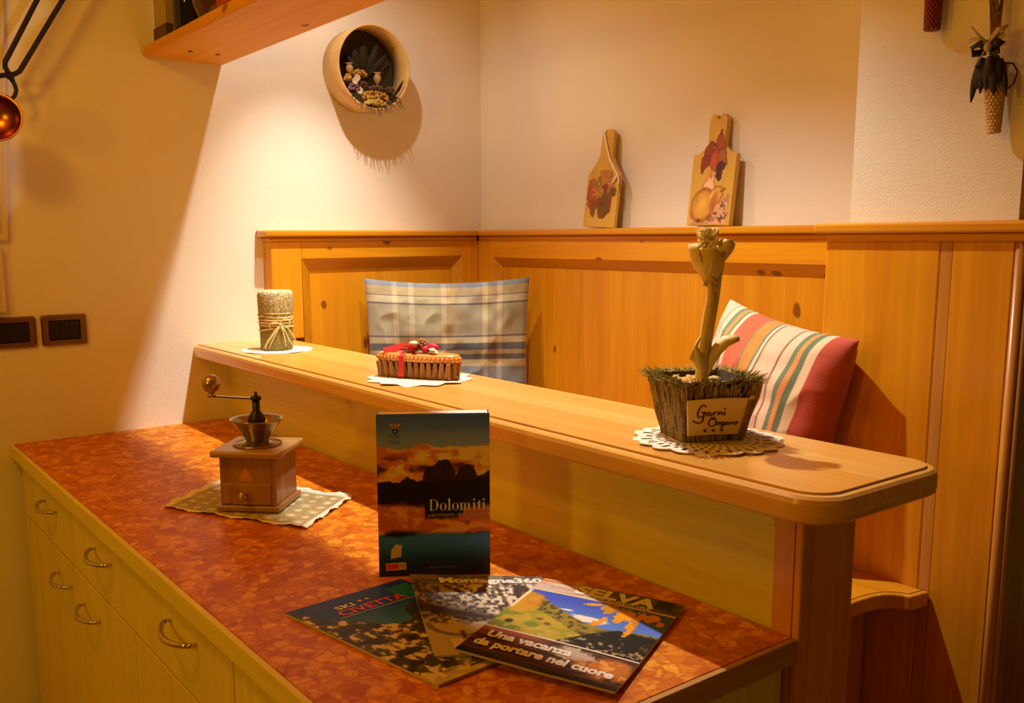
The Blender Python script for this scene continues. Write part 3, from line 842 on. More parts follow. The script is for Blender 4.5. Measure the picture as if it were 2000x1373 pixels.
b1, s1, T1 = make_board(0.645, (0.066, 0.150, 0.218, 0.282, 0.025, False), 2.6, 'smaller cutting board painted with roses and fruit, pale ribbon on handle', 0.10, 0.012)
def paint_roses(U, V):
    n1 = fbm(U + 1, V + 1, 60, 4, 5); n2 = fbm(U + 3, V + 2, 130, 3, 6)
    img = np.ones(U.shape + (3,)) * C3(150, 105, 40); mask = np.zeros_like(U)
    q = random.Random(4)
    fl = [(0.006, .135, .026, (226, 170, 70)), (-.046, .100, .022, (205, 90, 40)), (-.008, .085, .030, (222, 165, 50)), (.028, .110, .020, (200, 150, 60)),
          (-.040, .070, .018, (190, 80, 45)), (.024, .075, .024, (120, 70, 40)), (.010, .058, .022, (105, 60, 30)), (.030, .128, .014, (225, 160, 90)),
          (-.030, .045, .012, (110, 85, 30)), (-.045, .130, .012, (190, 130, 50)), (.012, .116, .010, (120, 45, 25)), (-.030, .060, .014, (130, 70, 30)), (.042, .100, .012, (90, 85, 30))]
    for cx, cy, r, c in fl:
        d = ell(U, V, cx, cy, r * 1.3, r * 1.35, q.uniform(0, 90)) + (n1 - .5) * 1.5
        img = lay(img, sm(1.05, .85, d), c)
        img = lay(img, sm(.55, .35, np.abs(d - .6)) * 0.25, (140, 70, 25)); mask = np.maximum(mask, (d < 1.0) * 1.0)
    g = sm(.52, .62, n2); img = lay(img, g * 0.6, (110, 95, 30)); img = lay(img, sm(.46, .36, n2) * .45, (160, 80, 30))
    mask = mask * ((np.abs(U) < 0.062))
    return img, mask
decal('painted_roses', s1, -.064, .064, .025, .165, 110, 120, paint_roses, PAINT, b1)
RIB = plain('pale_ribbon', (0.80, 0.66, 0.40, 1), 0.6)
def ribbon_strip(m, pts, w, th=0.0006, wdir=None):
    pts = [Vector(p) for p in pts]; b = len(m.v); k = len(pts)
    for i, p in enumerate(pts):
        t = (pts[min(k - 1, i + 1)] - pts[max(0, i - 1)]).normalized()
        wd = Vector(wdir) if wdir is not None else t.orthogonal()
        wd = (wd - t * wd.dot(t)).normalized(); nn = t.cross(wd)
        for sx, sn in ((1, 1), (-1, 1), (-1, -1), (1, -1)): m.v.append(p + wd * w * .5 * sx + nn * th * sn)
    for i in range(k - 1):
        for j in range(4): m.f.append((b + i * 4 + j, b + i * 4 + (j + 1) % 4, b + i * 4 + 4 + (j + 1) % 4, b + i * 4 + 4 + j))
    m.f += [(b, b + 3, b + 2, b + 1), tuple(b + (k - 1) * 4 + j for j in range(4))]
    return m
m = MB(); ribbon_strip(m, [s1(-.012, .279, .000), s1(-.014, .270, .004), s1(-.006, .250, .004), s1(.008, .220, .004), s1(.022, .195, .005), s1(.043, .170, .005), s1(.060, .150, .004)], .0075, wdir=(1, 0, 0)); m.build('ribbon', RIB, b1)
m = MB(); ribbon_strip(m, [s1(.060, .152, .003), s1(.052, .138, .006), s1(.044, .128, .006)], .006, wdir=(1, 0, 0)); ribbon_strip(m, [s1(.060, .152, .003), s1(.066, .138, .003), s1(.0665, .125, .002)], .005, wdir=(1, 0, 0)); m.build('ribbon_tail', RIB, b1)
MB().tube([s1(.064, .148, .0), s1(.072, .12, .0), s1(.077, .098, .0)], .0012, 5).build('thread', TWIG, b1)

b2, s2, T2 = make_board(1.053, (0.070, 0.182, 0.206, 0.284, 0.0265, True), 1.4, 'larger cutting board painted with pears, a grape bunch and red leaves', 0.10, 0.016)
def paint_pears(U, V):
    n1 = fbm(U + 1, V + 1, 70, 4, 11); n2 = fbm(U + 2, V + 3, 160, 3, 12)
    img = np.ones(U.shape + (3,)) * C3(196, 150, 70); mask = np.zeros_like(U)
    def put(d, col, edge=None):
        nonlocal img, mask
        img = lay(img, sm(1.02, .9, d), col)
        if edge is not None: img = lay(img, sm(.62, 1.0, d) * (d < 1.02) * .8, edge)
        mask = np.maximum(mask, (d < 1.0) * 1.0)
    # pale ground at the foot
    g = (V < .030 + (U + .07) * .40 + (n1 - .5) * .03)
    img = lay(img, g * 1.0, (214, 160, 116)); img = lay(img, g * sm(.45, .62, n2) * .7, (170, 110, 80)); mask = np.maximum(mask, g * 1.0)
    # twig sprig at right foot
    sp = (ell(U, V, .034, .034, .026, .028) < 1) & (n2 > .52); img = lay(img, sp * 1.0, (110, 75, 40)); mask = np.maximum(mask, sp * 1.0)
    # leaves
    for cx, cy, rx, ry, an, c in ((-.022, .182, .015, .034, -18, (150, 62, 24)), (.018, .200, .015, .040, 10, (160, 78, 26)), (-.030, .160, .015, .026, -10, (140, 55, 22)), (.004, .166, .018, .032, 0, (186, 78, 22)), (.026, .172, .014, .026, 20, (165, 90, 30))):
        put(ell(U, V, cx, cy, rx, ry, an) + (n1 - .5) * .9, c, (110, 45, 18))
    # grapes
    q = random.Random(9)
    for i in range(22):
        t = i / 22; put(ell(U, V, .026 - .008 * t + q.uniform(-.011, .011) * (1 - .5 * t), .158 - .042 * t, .0062, .0062), (88, 40, 32), (56, 22, 20))
    # upper pale pear
    d = np.minimum(ell(U, V, -.008, .098, .022, .024), ell(U, V, -.004, .122, .012, .020)); put(d, (236, 190, 140), (176, 96, 40))
    img = lay(img, sm(.8, .3, ell(U, V, -.005, .128, .012, .016)) * .8, (190, 96, 50))
    # big lying pear
    d = np.minimum(ell(U, V, -.022, .052, .040, .046, -28), ell(U, V, .020, .078, .020, .026, -30)); put(d + (n1 - .5) * .08, (214, 156, 56), (150, 84, 30))
    img = lay(img, sm(.9, .3, ell(U, V, .012, .060, .016, .040, -22)) * .8, (176, 96, 44)); img = lay(img, sm(1, .3, ell(U, V, -.046, .066, .014, .03)) * .6, (170, 140, 50))
    img = lay(img, sm(1, .2, ell(U, V, -.024, .054, .018, .026, -25)) * .6, (238, 186, 84)); img = lay(img, sm(1, .2, ell(U, V, .004, .078, .006, .018, -20)) * .7, (240, 205, 150))
    put(ell(U, V, .040, .090, .012, .0035, 32), (150, 88, 34))
    img = lay(img, sm(1, .4, ell(U, V, -.030, .012, .010, .006)) * .9, (90, 50, 24)); img = lay(img, sm(1, .5, ell(U, V, .006, .018, .016, .012)) * .6, (120, 66, 40))
    mask = mask * (np.abs(U) < .062) * (V > .003)
    return img, mask
decal('painted_pears', s2, -.064, .064, .002, .245, 120, 220, paint_pears, PAINT, b2)

# ------------------------------------------------------------------ cushions
CLOTH = attr_mat('woven_cotton', 0.85, spec=0.2, bump=0.12, bscale=900, sheen=0.25)
def cushion(name, label, c, right, up, w, h, th, paint, seed, ncells=130, sag=0.0, wrinkle=1.0):
    right = Vector(right).normalized(); up = Vector(up); up = (up - right * up.dot(right)).normalized(); nor = right.cross(up) * -1
    if nor.dot(CAM - Vector(c)) < 0: nor = -nor
    c = Vector(c)
    base = c - up * h / 2
    t = thing(name, label, 'cushion', (base.x, base.y, base.z), 'plaid cushions on the corner bench')
    def pos(sign):
        def f(U, V):
            s = U * 2 - 1; q = V * 2 - 1
            pin = 0.055
            x = s * w / 2 * (1 - pin * (1 - q ** 2)); y = q * h / 2 * (1 - pin * (1 - s ** 2) - sag * (q > 0) * (1 - s ** 2) ** 1.0 * q)
            bulge = (np.clip((1 - s ** 4) * (1 - q ** 4), 0, 1)) ** 0.55
            wr = (fbm(U + seed, V + seed, 4, 3, seed) - .5) * 0.040 + (np.abs(fbm(U + seed, V, 6, 2, seed + 3) - .5)) * -0.045
            z = sign * bulge * (th / 2 + wr * (wrinkle if sign > 0 else 0.3))
            P = [c[i] + right[i] * x + up[i] * y + nor[i] * z for i in range(3)]
            return P
        return f
    painted_grid('cover_front', ncells, ncells, pos(1), paint, CLOTH, t)
    painted_grid('cover_back', 40, 40, pos(-1), paint, CLOTH, t)
    return t
def stripes(x, stops):
    """piecewise constant colour by ascending stops [(edge, rgb)]"""
    img = np.ones(x.shape + (3,)) * np.array(stops[-1][1]) / 255.0
    for e, c in reversed(stops[:-1]):
        img[x < e] = np.array(c) / 255.0
    return img
def plaid_grey(U, V):
    H = stripes(1 - V, [(.035, (120, 140, 170)), (.085, (205, 178, 130)), (.095, (66, 66, 84)), (.135, (228, 214, 178)), (.147, (70, 72, 92)), (.335, (178, 170, 140)),
                        (.348, (66, 66, 84)), (.385, (214, 194, 145)), (.425, (58, 60, 86)), (.455, (186, 160, 105)), (.485, (60, 58, 78)), (.525, (200, 175, 120)), (.80, (110, 116, 138)), (.84, (225, 210, 175)), (1.1, (150, 150, 140))])
    Vv = stripes(U, [(.015, (150, 160, 180)), (.16, (180, 176, 160)), (.195, (240, 228, 190)), (.26, (170, 165, 150)), (.295, (240, 226, 190)), (.46, (178, 172, 140)), (.49, (232, 214, 170)), (.57, (176, 150, 110)), (.71, (150, 150, 140)), (.745, (240, 220, 175)), (.80, (160, 140, 110)), (.835, (238, 215, 170)), (.97, (160, 150, 110)), (1.1, (130, 120, 50))])
    a = (np.sin(U * 2 * math.pi * 64) * np.sin(V * 2 * math.pi * 64)) * 0.03
    return np.clip(H * 0.60 + Vv * 0.40 + a[..., None] - 0.01, 0, 1) * (0.78 + 0.14 * fbm(U, V, 20, 2, 2)[..., None])
cushion('cushion', 'grey and blue plaid cushion set across the bench corner', (0.268, -0.331, 1.045), (0.282, 0.433, 0.0), (-0.10, 0.065, 1.0), 0.52, 0.53, 0.13, plaid_grey, 2, 190, sag=0.012)
def plaid_red(U, V):
    H = stripes(U, [(.05, (200, 205, 180)), (.12, (226, 196, 170)), (.13, (110, 60, 50)), (.17, (228, 205, 180)), (.20, (92, 120, 96)), (.225, (226, 140, 60)), (.245, (92, 116, 92)), (.27, (232, 215, 190)),
                    (.42, (214, 76, 46)), (.43, (120, 120, 80)), (.50, (224, 128, 44)), (.515, (96, 116, 90)), (.535, (230, 212, 185)), (.545, (120, 70, 56)), (.68, (224, 190, 164)), (.69, (112, 70, 56)), (.745, (226, 200, 175)),
                    (.775, (84, 112, 84)), (.80, (226, 140, 66)), (.835, (78, 104, 76)), (.885, (228, 205, 170)), (1.1, (184, 52, 34))])
    Vv = stripes(V, [(.12, (90, 110, 90)), (.2, (220, 205, 180)), (.45, (196, 190, 150)), (.78, (226, 190, 160)), (.90, (236, 216, 190)), (1.1, (200, 200, 178))])
    wv = np.sin(V * 2 * math.pi * 80) * 0.02 + np.sin(U * 2 * math.pi * 80) * .02
    return np.clip(H * 0.78 + Vv * 0.22 + wv[..., None], 0, 1)
cushion('cushion', 'red, orange and green striped cushion leaning by the pillar', (1.452, -0.345, 1.020), (0.955, -0.26, -0.13), (0.13, 0.16, 1.0), 0.41, 0.50, 0.15, plaid_red, 5, 170, wrinkle=0.45)

# ------------------------------------------------------------------ doilies
LACE = plain('white_crochet_cotton', (0.86, 0.80, 0.66, 1), 0.9, bump=0.3, bscale=900, spec=0.1)
def doily(name, label, c, r, scallops, depth, rings, holes, z, seed, wav=0.0012, sx=1.0, rot=0.0, pointed=False, group='white crochet doilies'):
    n = scallops * 10; m = MB(); q = random.Random(seed); th = 0.0012
    nr = rings
    def rad(i, j):
        a = 2 * math.pi * j / n; t = i / nr
        ph = (j % 10) / 10.0
        lob = (1 - abs(2 * ph - 1)) if pointed else abs(math.sin(math.pi * ph))
        edge_r = r * (1 - depth + depth * lob)
        return 0.004 + (edge_r - 0.004) * t if i > nr - 3 else 0.004 + (r * (1 - depth) * 0.98 - 0.004) * t
    idx = {}
    for s in (1, 0):
        for i in range(nr + 1):
            for j in range(n):
                a = 2 * math.pi * j / n + rot; rr = rad(i, j)
                zz = z + s * th + (wav * math.sin(5 * a + seed) + wav * .6 * math.sin(9 * a)) * max(0, (i / nr - .55)) * 2 + wav
                idx[(s, i, j)] = len(m.v)
                m.v.append(Vector((c[0] + rr * math.cos(a) * sx, c[1] + rr * math.sin(a), zz)))
    for i in range(nr):
        for j in range(n):
            hole = holes and i > 2 and i < nr - 1 and (i % 2 == 1) and ((j + (i // 2) * 2) % 5 in (1, 2))
            if hole: continue
            k = (j + 1) % n
            for s in (1, 0):
                f = (idx[(s, i, j)], idx[(s, i, k)], idx[(s, i + 1, k)], idx[(s, i + 1, j)])
                m.f.append(f if s else f[::-1])
    for j in range(n):
        k = (j + 1) % n
        m.f.append((idx[(1, nr, j)], idx[(1, nr, k)], idx[(0, nr, k)], idx[(0, nr, j)]))
    m.f.append(tuple(idx[(1, 0, j)] for j in range(n))[::-1])
    o = m.build(name, LACE)
    # origin at the base centre
    o.data.transform(Matrix.Translation((-c[0], -c[1], -z))); o.location = (c[0], c[1], z)
    tag(o, label, 'doily', group)
    return o
ZBT = ZB + 0.0002
doily('crochet_doily', 'plain round white doily under the candle', (0.285, -0.915), 0.098, 20, 0.05, 10, False, ZBT, 1, 0.0006)
doily('crochet_doily', 'white doily with pointed edge under the scrubbing brush', (0.985, -0.900), 0.118, 12, 0.17, 9, False, ZBT, 2, 0.0016, pointed=True, sx=1.0)
doily('crochet_doily', 'large lacy openwork doily under the twig flower pot', (1.776, -0.895), 0.112, 18, 0.09, 16, True, ZBT, 3, 0.0016)

# ------------------------------------------------------------------ candle
CZ = ZB + 0.0026
cn = thing('candle', 'thick frosted moss green candle tied with raffia on bar', 'candle', (0.284, -0.914, CZ))
def candle_mat():
    m = NT('frosted_moss_wax'); m.b.inputs['Roughness'].default_value = 0.8
    v = m.coords(rnd=False)
    n = m.add('ShaderNodeTexNoise'); n.inputs['Scale'].default_value = 230; n.inputs['Detail'].default_value = 3; m.link(v, n.inputs['Vector'])
    sx = m.add('ShaderNodeSeparateXYZ'); m.link(v, sx.inputs[0])
    mr = m.add('ShaderNodeMapRange'); m.link(sx.outputs['Z'], mr.inputs['Value']); mr.inputs['From Min'].default_value = 0.05; mr.inputs['From Max'].default_value = 0.17
    ad = m.add('ShaderNodeMath', operation='MULTIPLY_ADD'); m.link(mr.outputs[0], ad.inputs[0]); ad.inputs[1].default_value = 0.28; m.link(n.outputs['Fac'], ad.inputs[2])
    m.link(m.ramp(ad.outputs[0], [(0.48, (0.20, 0.155, 0.028, 1)), (0.64, (0.34, 0.28, 0.09, 1)), (0.82, (0.66, 0.60, 0.40, 1))]), m.b.inputs['Base Color'])
    m.bump(n.outputs['Fac'], 0.5, 0.002)
    return m.m
m = MB(); m.lathe([(0.0, 0), (0.042, 0.0005), (0.0435, 0.003), (0.0440, 0.05), (0.046, 0.09), (0.0475, 0.12), (0.048, 0.148), (0.0465, 0.157), (0.042, 0.1615), (0.02, 0.162), (0.0, 0.1605)], 48)
qq = random.Random(5)
m.v = [Vector((v.x * (1 + qq.uniform(-.008, .008)), v.y * (1 + qq.uniform(-.008, .008)), v.z)) for v in m.v]
m.build('wax', candle_mat(), cn, local=True, smooth=True)
RAF = plain('raffia', (0.84, 0.62, 0.28, 1), 0.7, var=0.15)
q = random.Random(8)
for i in range(7):
    z0 = 0.060 + i * 0.0068 + q.uniform(-.002, .002); tl = q.uniform(-.006, .006); ph = q.uniform(0, 6)
    MB().tube([((0.0462 + 0.0012 * math.sin(3 * a + ph)) * math.cos(a), (0.0462 + 0.0012 * math.sin(3 * a + ph)) * math.sin(a), z0 + tl * math.sin(a + ph)) for a in [2 * math.pi * k / 40 for k in range(40)]], q.uniform(0.0011, 0.0019), 5, close=True).build('raffia_strand', RAF, cn, local=True, smooth=True)
cd = Vector((CAM.x - 0.284, CAM.y + 0.914, 0)).normalized(); cr = Vector((-cd.y, cd.x, 0))   # towards the viewer, and to its right
def cpt(a, b, z): return Vector((0, 0, z)) + cd * b + cr * a
tails = [[(0.012, .047, .072), (-.004, .052, .055), (-.022, .050, .030), (-.036, .046, .006)], [(.012, .047, .072), (.0, .052, .050), (-.014, .052, .024), (-.022, .050, .004)],
         [(.012, .047, .072), (.024, .048, .052), (.034, .046, .026), (.048, .040, .006)], [(.012, .047, .072), (.018, .050, .05), (.022, .050, .03), (.024, .049, .012)],
         [(.012, .047, .072), (.030, .044, .062), (.044, .038, .040), (.056, .034, .012)], [(.012, .047, .072), (.002, .052, .060), (-.012, .053, .040), (-.028, .050, .018), (-.030, .049, .004)]]
for tpts in tails:
    MB().tube([cpt(*p) for p in tpts], [0.0018] * (len(tpts) - 1) + [0.0008], 5).build('raffia_tail', RAF, cn, local=True, smooth=True)
for sgn, rr in ((-1, .030), (1, .026)):
    MB().tube([cpt(.012 + sgn * rr * .5 * (1 - math.cos(t)), .048 + .006 * math.sin(t), .072 + .010 * math.sin(t) + sgn * .004) for t in [2 * math.pi * k / 16 for k in range(17)]], 0.0017, 5).build('raffia_bow', RAF, cn, local=True, smooth=True)
MB().blob(cpt(.012, .049, .073), 0.0045).build('raffia_knot', RAF, cn, local=True, smooth=True)

# ------------------------------------------------------------------ scrubbing brush with ribbon and dried flowers
BAX = Vector((0.172, 0.095, 0)).normalized()
bang = math.atan2(BAX.y, BAX.x)
bz = ZB + 0.0050
br = thing('scrubbing_brush', 'oval wooden scrubbing brush decorated with red ribbon and dried flowers', 'brush', (0.976, -0.896, bz), rot=(0, 0, bang))
BRW = wood('brush_beech', (0.80, 0.40, 0.10, 1), (0.70, 0.31, 0.07, 1), 0, knot=False, rough=0.3, var=0, coat=0.5)
def oval(a, b, n, p=2.5):
    P = []
    for i in range(n):
        t = 2 * math.pi * i / n; c, s = math.cos(t), math.sin(t)
        P.append((a * abs(c) ** (2 / p) * (1 if c >= 0 else -1), b * abs(s) ** (2 / p) * (1 if s >= 0 else -1)))
    return P
m = MB(); loops = []
for a, b, z in ((.094, .026, .034), (.098, .030, .0355), (.099, .031, .046), (.0965, .0285, .0505), (.090, .022, .052)):
    loops.append([(x, y, z) for x, y in oval(a, b, 48)])
n = 48
for lp in loops: m.v += [Vector(p) for p in lp]
for i in range(len(loops) - 1):
    for j in range(n): m.f.append((i * n + j, i * n + (j + 1) % n, (i + 1) * n + (j + 1) % n, (i + 1) * n + j))
m.f.append(tuple(range(n))[::-1]); m.f.append(tuple((len(loops) - 1) * n + j for j in range(n)))
m.build('block', BRW, br, local=True, smooth=True)
BEAD = plain('glossy_bead_edge', (0.72, 0.28, 0.06, 1), 0.18)
ov = oval(.0985, .0305, 400)
acc = 0; last = None; spots = []
tot = sum((Vector(ov[i]) - Vector(ov[i - 1])).length for i in range(400)); step = tot / 44; d = 0
for i in range(400):
    if i: d += (Vector(ov[i]) - Vector(ov[i - 1])).length
    if d >= len(spots) * step and len(spots) < 44: spots.append(ov[i])
bead0 = None
for (x, y) in spots:
    if bead0 is None:
        bead0 = MB().blob((0, 0, 0), (.0042, .0042, .0052), 8, 6).build('bead', BEAD, br, local=True, smooth=True)
        o = bead0
    else:
        o = bead0.copy(); COL.objects.link(o)
    o.location = (x, y, 0.0410)
# bristle tufts
BRI = plain('tan_bristle', (0.46, 0.20, 0.045, 1), 0.7, var=0.35, bscale=500)
q = random.Random(12)
def tuft(seed):
    q = random.Random(seed); m = MB()
    for i in range(40):
        a = q.uniform(0, 6.28); r = math.sqrt(q.random())
        x, y = r * math.cos(a), r * math.sin(a)
        m.tube([(x * .0040, y * .0036, .035), (x * .0062, y * .0050, .017), (x * .0086 + q.uniform(-.0015, .0015), y * .0066 + q.uniform(-.0015, .0015), q.uniform(0, .003))], [.0008, .00075, .0006], 4)
    return m
protos = [tuft(i).build('tuft', BRI, br, local=True) for i in range(3)]
k = 0
for row, (yy, cnt, hw) in enumerate(((-.021, 12, .080), (-.0075, 13, .086), (.0075, 13, .086), (.021, 12, .080))):
    for i in range(cnt):
        x = -hw + 2 * hw * i / (cnt - 1)
        if k < 3: o = protos[k]
        else:
            o = protos[k % 3].copy(); COL.objects.link(o)
        o.location = (x, yy, 0.0); o.rotation_euler = ((yy * -9), x * 2.2, 0) if True else (0, 0, 0)
        k += 1
REDR = plain('red_velvet_ribbon', (0.72, 0.012, 0.012, 1), 0.55, sheen=0.3)
m = MB(); ribbon_strip(m, [(-.024, .033, .030), (-.024, .0325, .048), (-.024, .020, .0535), (-.024, 0, .0545), (-.024, -.022, .0535), (-.0235, -.0335, .047), (-.0235, -.0355, .030), (-.0235, -.0365, .012), (-.0235, -.038, .003)], .012, wdir=(1, 0, 0)); m.build('ribbon', REDR, br, local=True)
m = MB(); ribbon_strip(m, [(-.020, -.004, .066), (-.040, -.008, .064), (-.058, -.014, .058), (-.074, -.022, .0535)], .017, wdir=(.25, .55, 1)); m.build('ribbon_tail', REDR, br, local=True)
m = MB(); ribbon_strip(m, [(-.020, .004, .064), (-.034, .012, .064), (-.050, .016, .056), (-.060, .018, .053)], .012, wdir=(.2, .5, 1)); m.build('ribbon_tail', REDR, br, local=True)
for c, t, w in (((-.01, -.005, .056), (-.034, -.022, .060), .016), ((0, -.01, .056), (.006, -.028, .058), .016), ((.004, 0, .058), (.024, -.018, .060), .015), ((-.01, .006, .058), (-.03, .02, .064), .014), ((.01, .004, .058), (.038, .010, .062), .014)):
    m = MB(); leaf(m, c, t, w, .003, normal=(0, 0, 1)); m.build('leaf', DLEAF, br, local=True)
FRED = plain('crimson_dried_flower', (0.55, 0.012, 0.045, 1), 0.6, var=0.2)
FWH = plain('white_petal', (0.85, 0.74, 0.52, 1), 0.7)
MB().blob((-.006, -.012, .064), (.011, .009, .012), 12, 8).build('flower_head', FRED, br, local=True, smooth=True)
MB().blob((-.006, -.010, .0725), (.011, .009, .006), 12, 8).build('flower_tip', FWH, br, local=True, smooth=True)
MB().blob((.038, -.006, .065), (.015, .010, .010), 12, 8).build('flower_head', FRED, br, local=True, smooth=True)
MB().blob((.024, -.012, .061), (.010, .008, .008), 12, 8).build('flower_head', FRED, br, local=True, smooth=True)
m = MB(); leaf(m, (.036, -.014, .062), (.058, -.020, .056), .012, .002, normal=(0, -.5, 1)); m.build('petal', FWH, br, local=True)
m = MB(); leaf(m, (.034, -.015, .064), (.052, -.022, .062), .010, .002, normal=(0, -.5, 1)); m.build('petal', FWH, br, local=True)
m = MB()
for i in range(26):
    a = i * 2.4; zz = i / 26; r = .0095 * math.sin(math.pi * (zz * .85 + .1)); m.blob((.008 + r * math.cos(a), .0 + r * math.sin(a), .060 + .022 * zz), .0036, 6, 4)
m.build('cone', plain('tan_cone', (0.46, 0.18, 0.05, 1), 0.6, var=0.2), br, local=True, smooth=True)
m = MB()
for i in range(14):
    m.tube([(-.012, -.002, .058), (-.012 + q.uniform(-.02, .012), -.004 + q.uniform(-.018, .018), .066 + q.uniform(0, .01))], [.0009, .0004], 4)
mm = m.build('dry_sprig', LEAFG, br, local=True)

# ------------------------------------------------------------------ twig flower pot with carved wooden tulip
pe1 = Vector((0.40, 0.917, 0)).normalized(); pe2 = Vector((-pe1.y, pe1.x, 0))
pc = Vector((1.757, -0.886, 0)); pz = ZB + 0.0045
pot = thing('twig_flower_pot', 'square twig and moss flower pot with lettered plaque on bar', 'flower pot', (pc.x, pc.y, pz), rot=(0, 0, math.atan2(pe1.y, pe1.x)))
# pot axes in local space: +x runs along the plaque side, -y faces the plaque's front
PH = 0.090
def half(t): return (0.049 + 0.017 * t, 0.042 + 0.024 * t)          # half widths at height fraction t
def pshape(t, n=9, r=0.22):
    hx, hy = half(t); P = []
    for cx, cy, a0 in ((1, 1, 0), (-1, 1, 90), (-1, -1, 180), (1, -1, 270)):
        rr = min(hx, hy) * r
        for i in range(n):
            a = math.radians(a0 + 90 * i / (n - 1)); P.append((cx * (hx - rr) + rr * math.cos(a), cy * (hy - rr) + rr * math.sin(a)))
    return P
m = MB(); rows = []
for t in (0.0, 0.25, 0.5, 0.75, 1.0): rows.append([(x * .95, y * .95, t * PH) for x, y in pshape(t)])
rows.append([(x * .84, y * .84, PH) for x, y in pshape(1.0)]); rows.append([(x * .80, y * .80, PH * .82) for x, y in pshape(.82)])
n = len(rows[0])
for r_ in rows: m.v += [Vector(p) for p in r_]
for i in range(len(rows) - 1):
    for j in range(n): m.f.append((i * n + j, i * n + (j + 1) % n, (i + 1) * n + (j + 1) % n, (i + 1) * n + j))
m.f.append(tuple(range(n))[::-1]); m.f.append(tuple((len(rows) - 1) * n + j for j in range(n)))
DKTW = plain('dark_twig_core', (0.06, 0.035, 0.018, 1), 0.9)
m.build('core', DKTW, pot, local=True)
q = random.Random(21)
TW = [plain('grey_brown_twig', (0.36, 0.24, 0.13, 1), 0.85, var=0.3), plain('dark_brown_twig', (0.19, 0.105, 0.055, 1), 0.85, var=0.3), plain('olive_twig', (0.34, 0.26, 0.08, 1), 0.85, var=0.3)]
def perim(t, s):
    P = pshape(t, 9); L = [0]
    for i in range(len(P)): L.append(L[-1] + (Vector(P[(i + 1) % len(P)]) - Vector(P[i])).length)
    d = (s % 1) * L[-1]
    for i in range(len(P)):
        if L[i + 1] >= d:
            f = (d - L[i]) / max(1e-9, L[i + 1] - L[i]); a = Vector(P[i]); b = Vector(P[(i + 1) % len(P)]); return a.lerp(b, f)
    return Vector(P[0])
for k in range(3):
    m = MB()
    for i in range(170):
        s0 = q.random(); ds = q.uniform(-.035, .035); o0 = q.uniform(.985, 1.03); pts = []
        t1 = q.uniform(.8, 1.04)
        for t in (0.0, .35, .7, t1):
            p = perim(min(t, 1.0), s0 + ds * t); pts.append((p.x * o0 * (1 + .02 * math.sin(9 * t + i)), p.y * o0 * (1 + .02 * math.cos(7 * t + i)), t * PH))
        m.tube(pts, [q.uniform(.0010, .0021)] * 4, 5)
    o = m.build('twigs', TW[k], pot, local=True); o['kind'] = 'stuff'
MOSS = [plain('moss_olive', (0.44, 0.36, 0.05, 1), 0.9, var=0.35), plain('moss_dark', (0.20, 0.18, 0.035, 1), 0.9, var=0.3)]
for k in range(2):
    m = MB()
    for i in range(900):
        p = perim(1.0, q.random()); w = q.uniform(.82, 1.06)
        b = Vector((p.x * w, p.y * w, PH * q.uniform(.93, 1.02)))
        d = Vector((p.x * .16 + q.uniform(-.007, .007), p.y * .16 + q.uniform(-.007, .007), q.uniform(.001, .011)))
        sd = Vector((q.uniform(-1, 1), q.uniform(-1, 1), q.uniform(-.3, .3))) * .0016
        nb = len(m.v); m.v += [b - sd, b + sd, b + d]; m.f.append((nb, nb + 1, nb + 2))
    o = m.build('moss_rim', MOSS[k], pot, local=True); o['kind'] = 'stuff'
# shavings and petals inside
PET = [plain('cream_petal', (0.80, 0.66, 0.46, 1), 0.7), plain('orange_peel_chip', (0.75, 0.36, 0.07, 1), 0.7), plain('straw_chip', (0.55, 0.40, 0.14, 1), 0.7)]
for i in range(34):
    x, y = q.uniform(-.046, .046), q.uniform(-.044, .044)
    m = MB(); a = q.uniform(0, 6.28); leaf(m, (x, y, PH * .84 + q.uniform(0, .006)), (x + .018 * math.cos(a), y + .018 * math.sin(a), PH * .84 + q.uniform(.003, .014)), .012, .003, normal=(0, 0, 1), n=3)
    m.build('petal', PET[i % 3], pot, local=True)
# plaque
def pl_surf(u, v, lift):
    """u 0..1 across the front side, v 0..1 up it"""
    hx, hy = half(v)
    return Vector(((u * 2 - 1) * hx, -(hy * 1.03 + 0.0035) - lift, v * PH))
PU0, PU1, PV0, PV1 = 0.035, 0.845, 0.11, 0.73
m = MB(); nx = 8
for lf in (0.0, 0.0035):
    for i in range(nx + 1):
        u = PU0 + (PU1 - PU0) * i / nx; top = PV1 + 0.02 * math.sin(i / nx * 3.0); bot = PV0 + 0.01 * math.sin(i / nx * 4)
        m.v += [pl_surf(u, bot, lf), pl_surf(u, top, lf)]
k = 2 * (nx + 1)
for i in range(nx):
    a = 2 * i
    m.f += [(k + a, k + a + 2, k + a + 3, k + a + 1), (a, a + 1, a + 3, a + 2), (a, a + 2, k + a + 2, k + a), (a + 1, k + a + 1, k + a + 3, a + 3)]
m.f += [(0, k, k + 1, 1), (2 * nx, 2 * nx + 1, k + 2 * nx + 1, k + 2 * nx)]
PLQ = plain('parchment_salt_dough', (0.86, 0.64, 0.20, 1), 0.55)
plq = m.build('plaque', PLQ, pot, local=True, bevel=0.0007)
m = MB(); m.tube([pl_surf(PU1 + .01, PV0 - .03, .0035), pl_surf(PU1 + .012, .42, .0035), pl_surf(PU1 + .012, PV1 - .01, .0035)], .0042, 12)
m.build('scroll_roll', plain('scroll_brown', (0.24, 0.11, 0.05, 1), 0.6, var=0.3, bscale=300), plq, local=True, smooth=True)
m = MB(); m.tube([pl_surf(PU1 + .005 + .030 * math.cos(a) * (1 - a / 16), PV1 - .005 + .048 * math.sin(a) * (1 - a / 16), .006) for a in [k * .5 for k in range(22)]], .0011, 6)
m.build('scroll_curl', PLQ, plq, local=True, smooth=True)
INK = plain('brown_ink', (0.085, 0.016, 0.012, 1), 0.6)
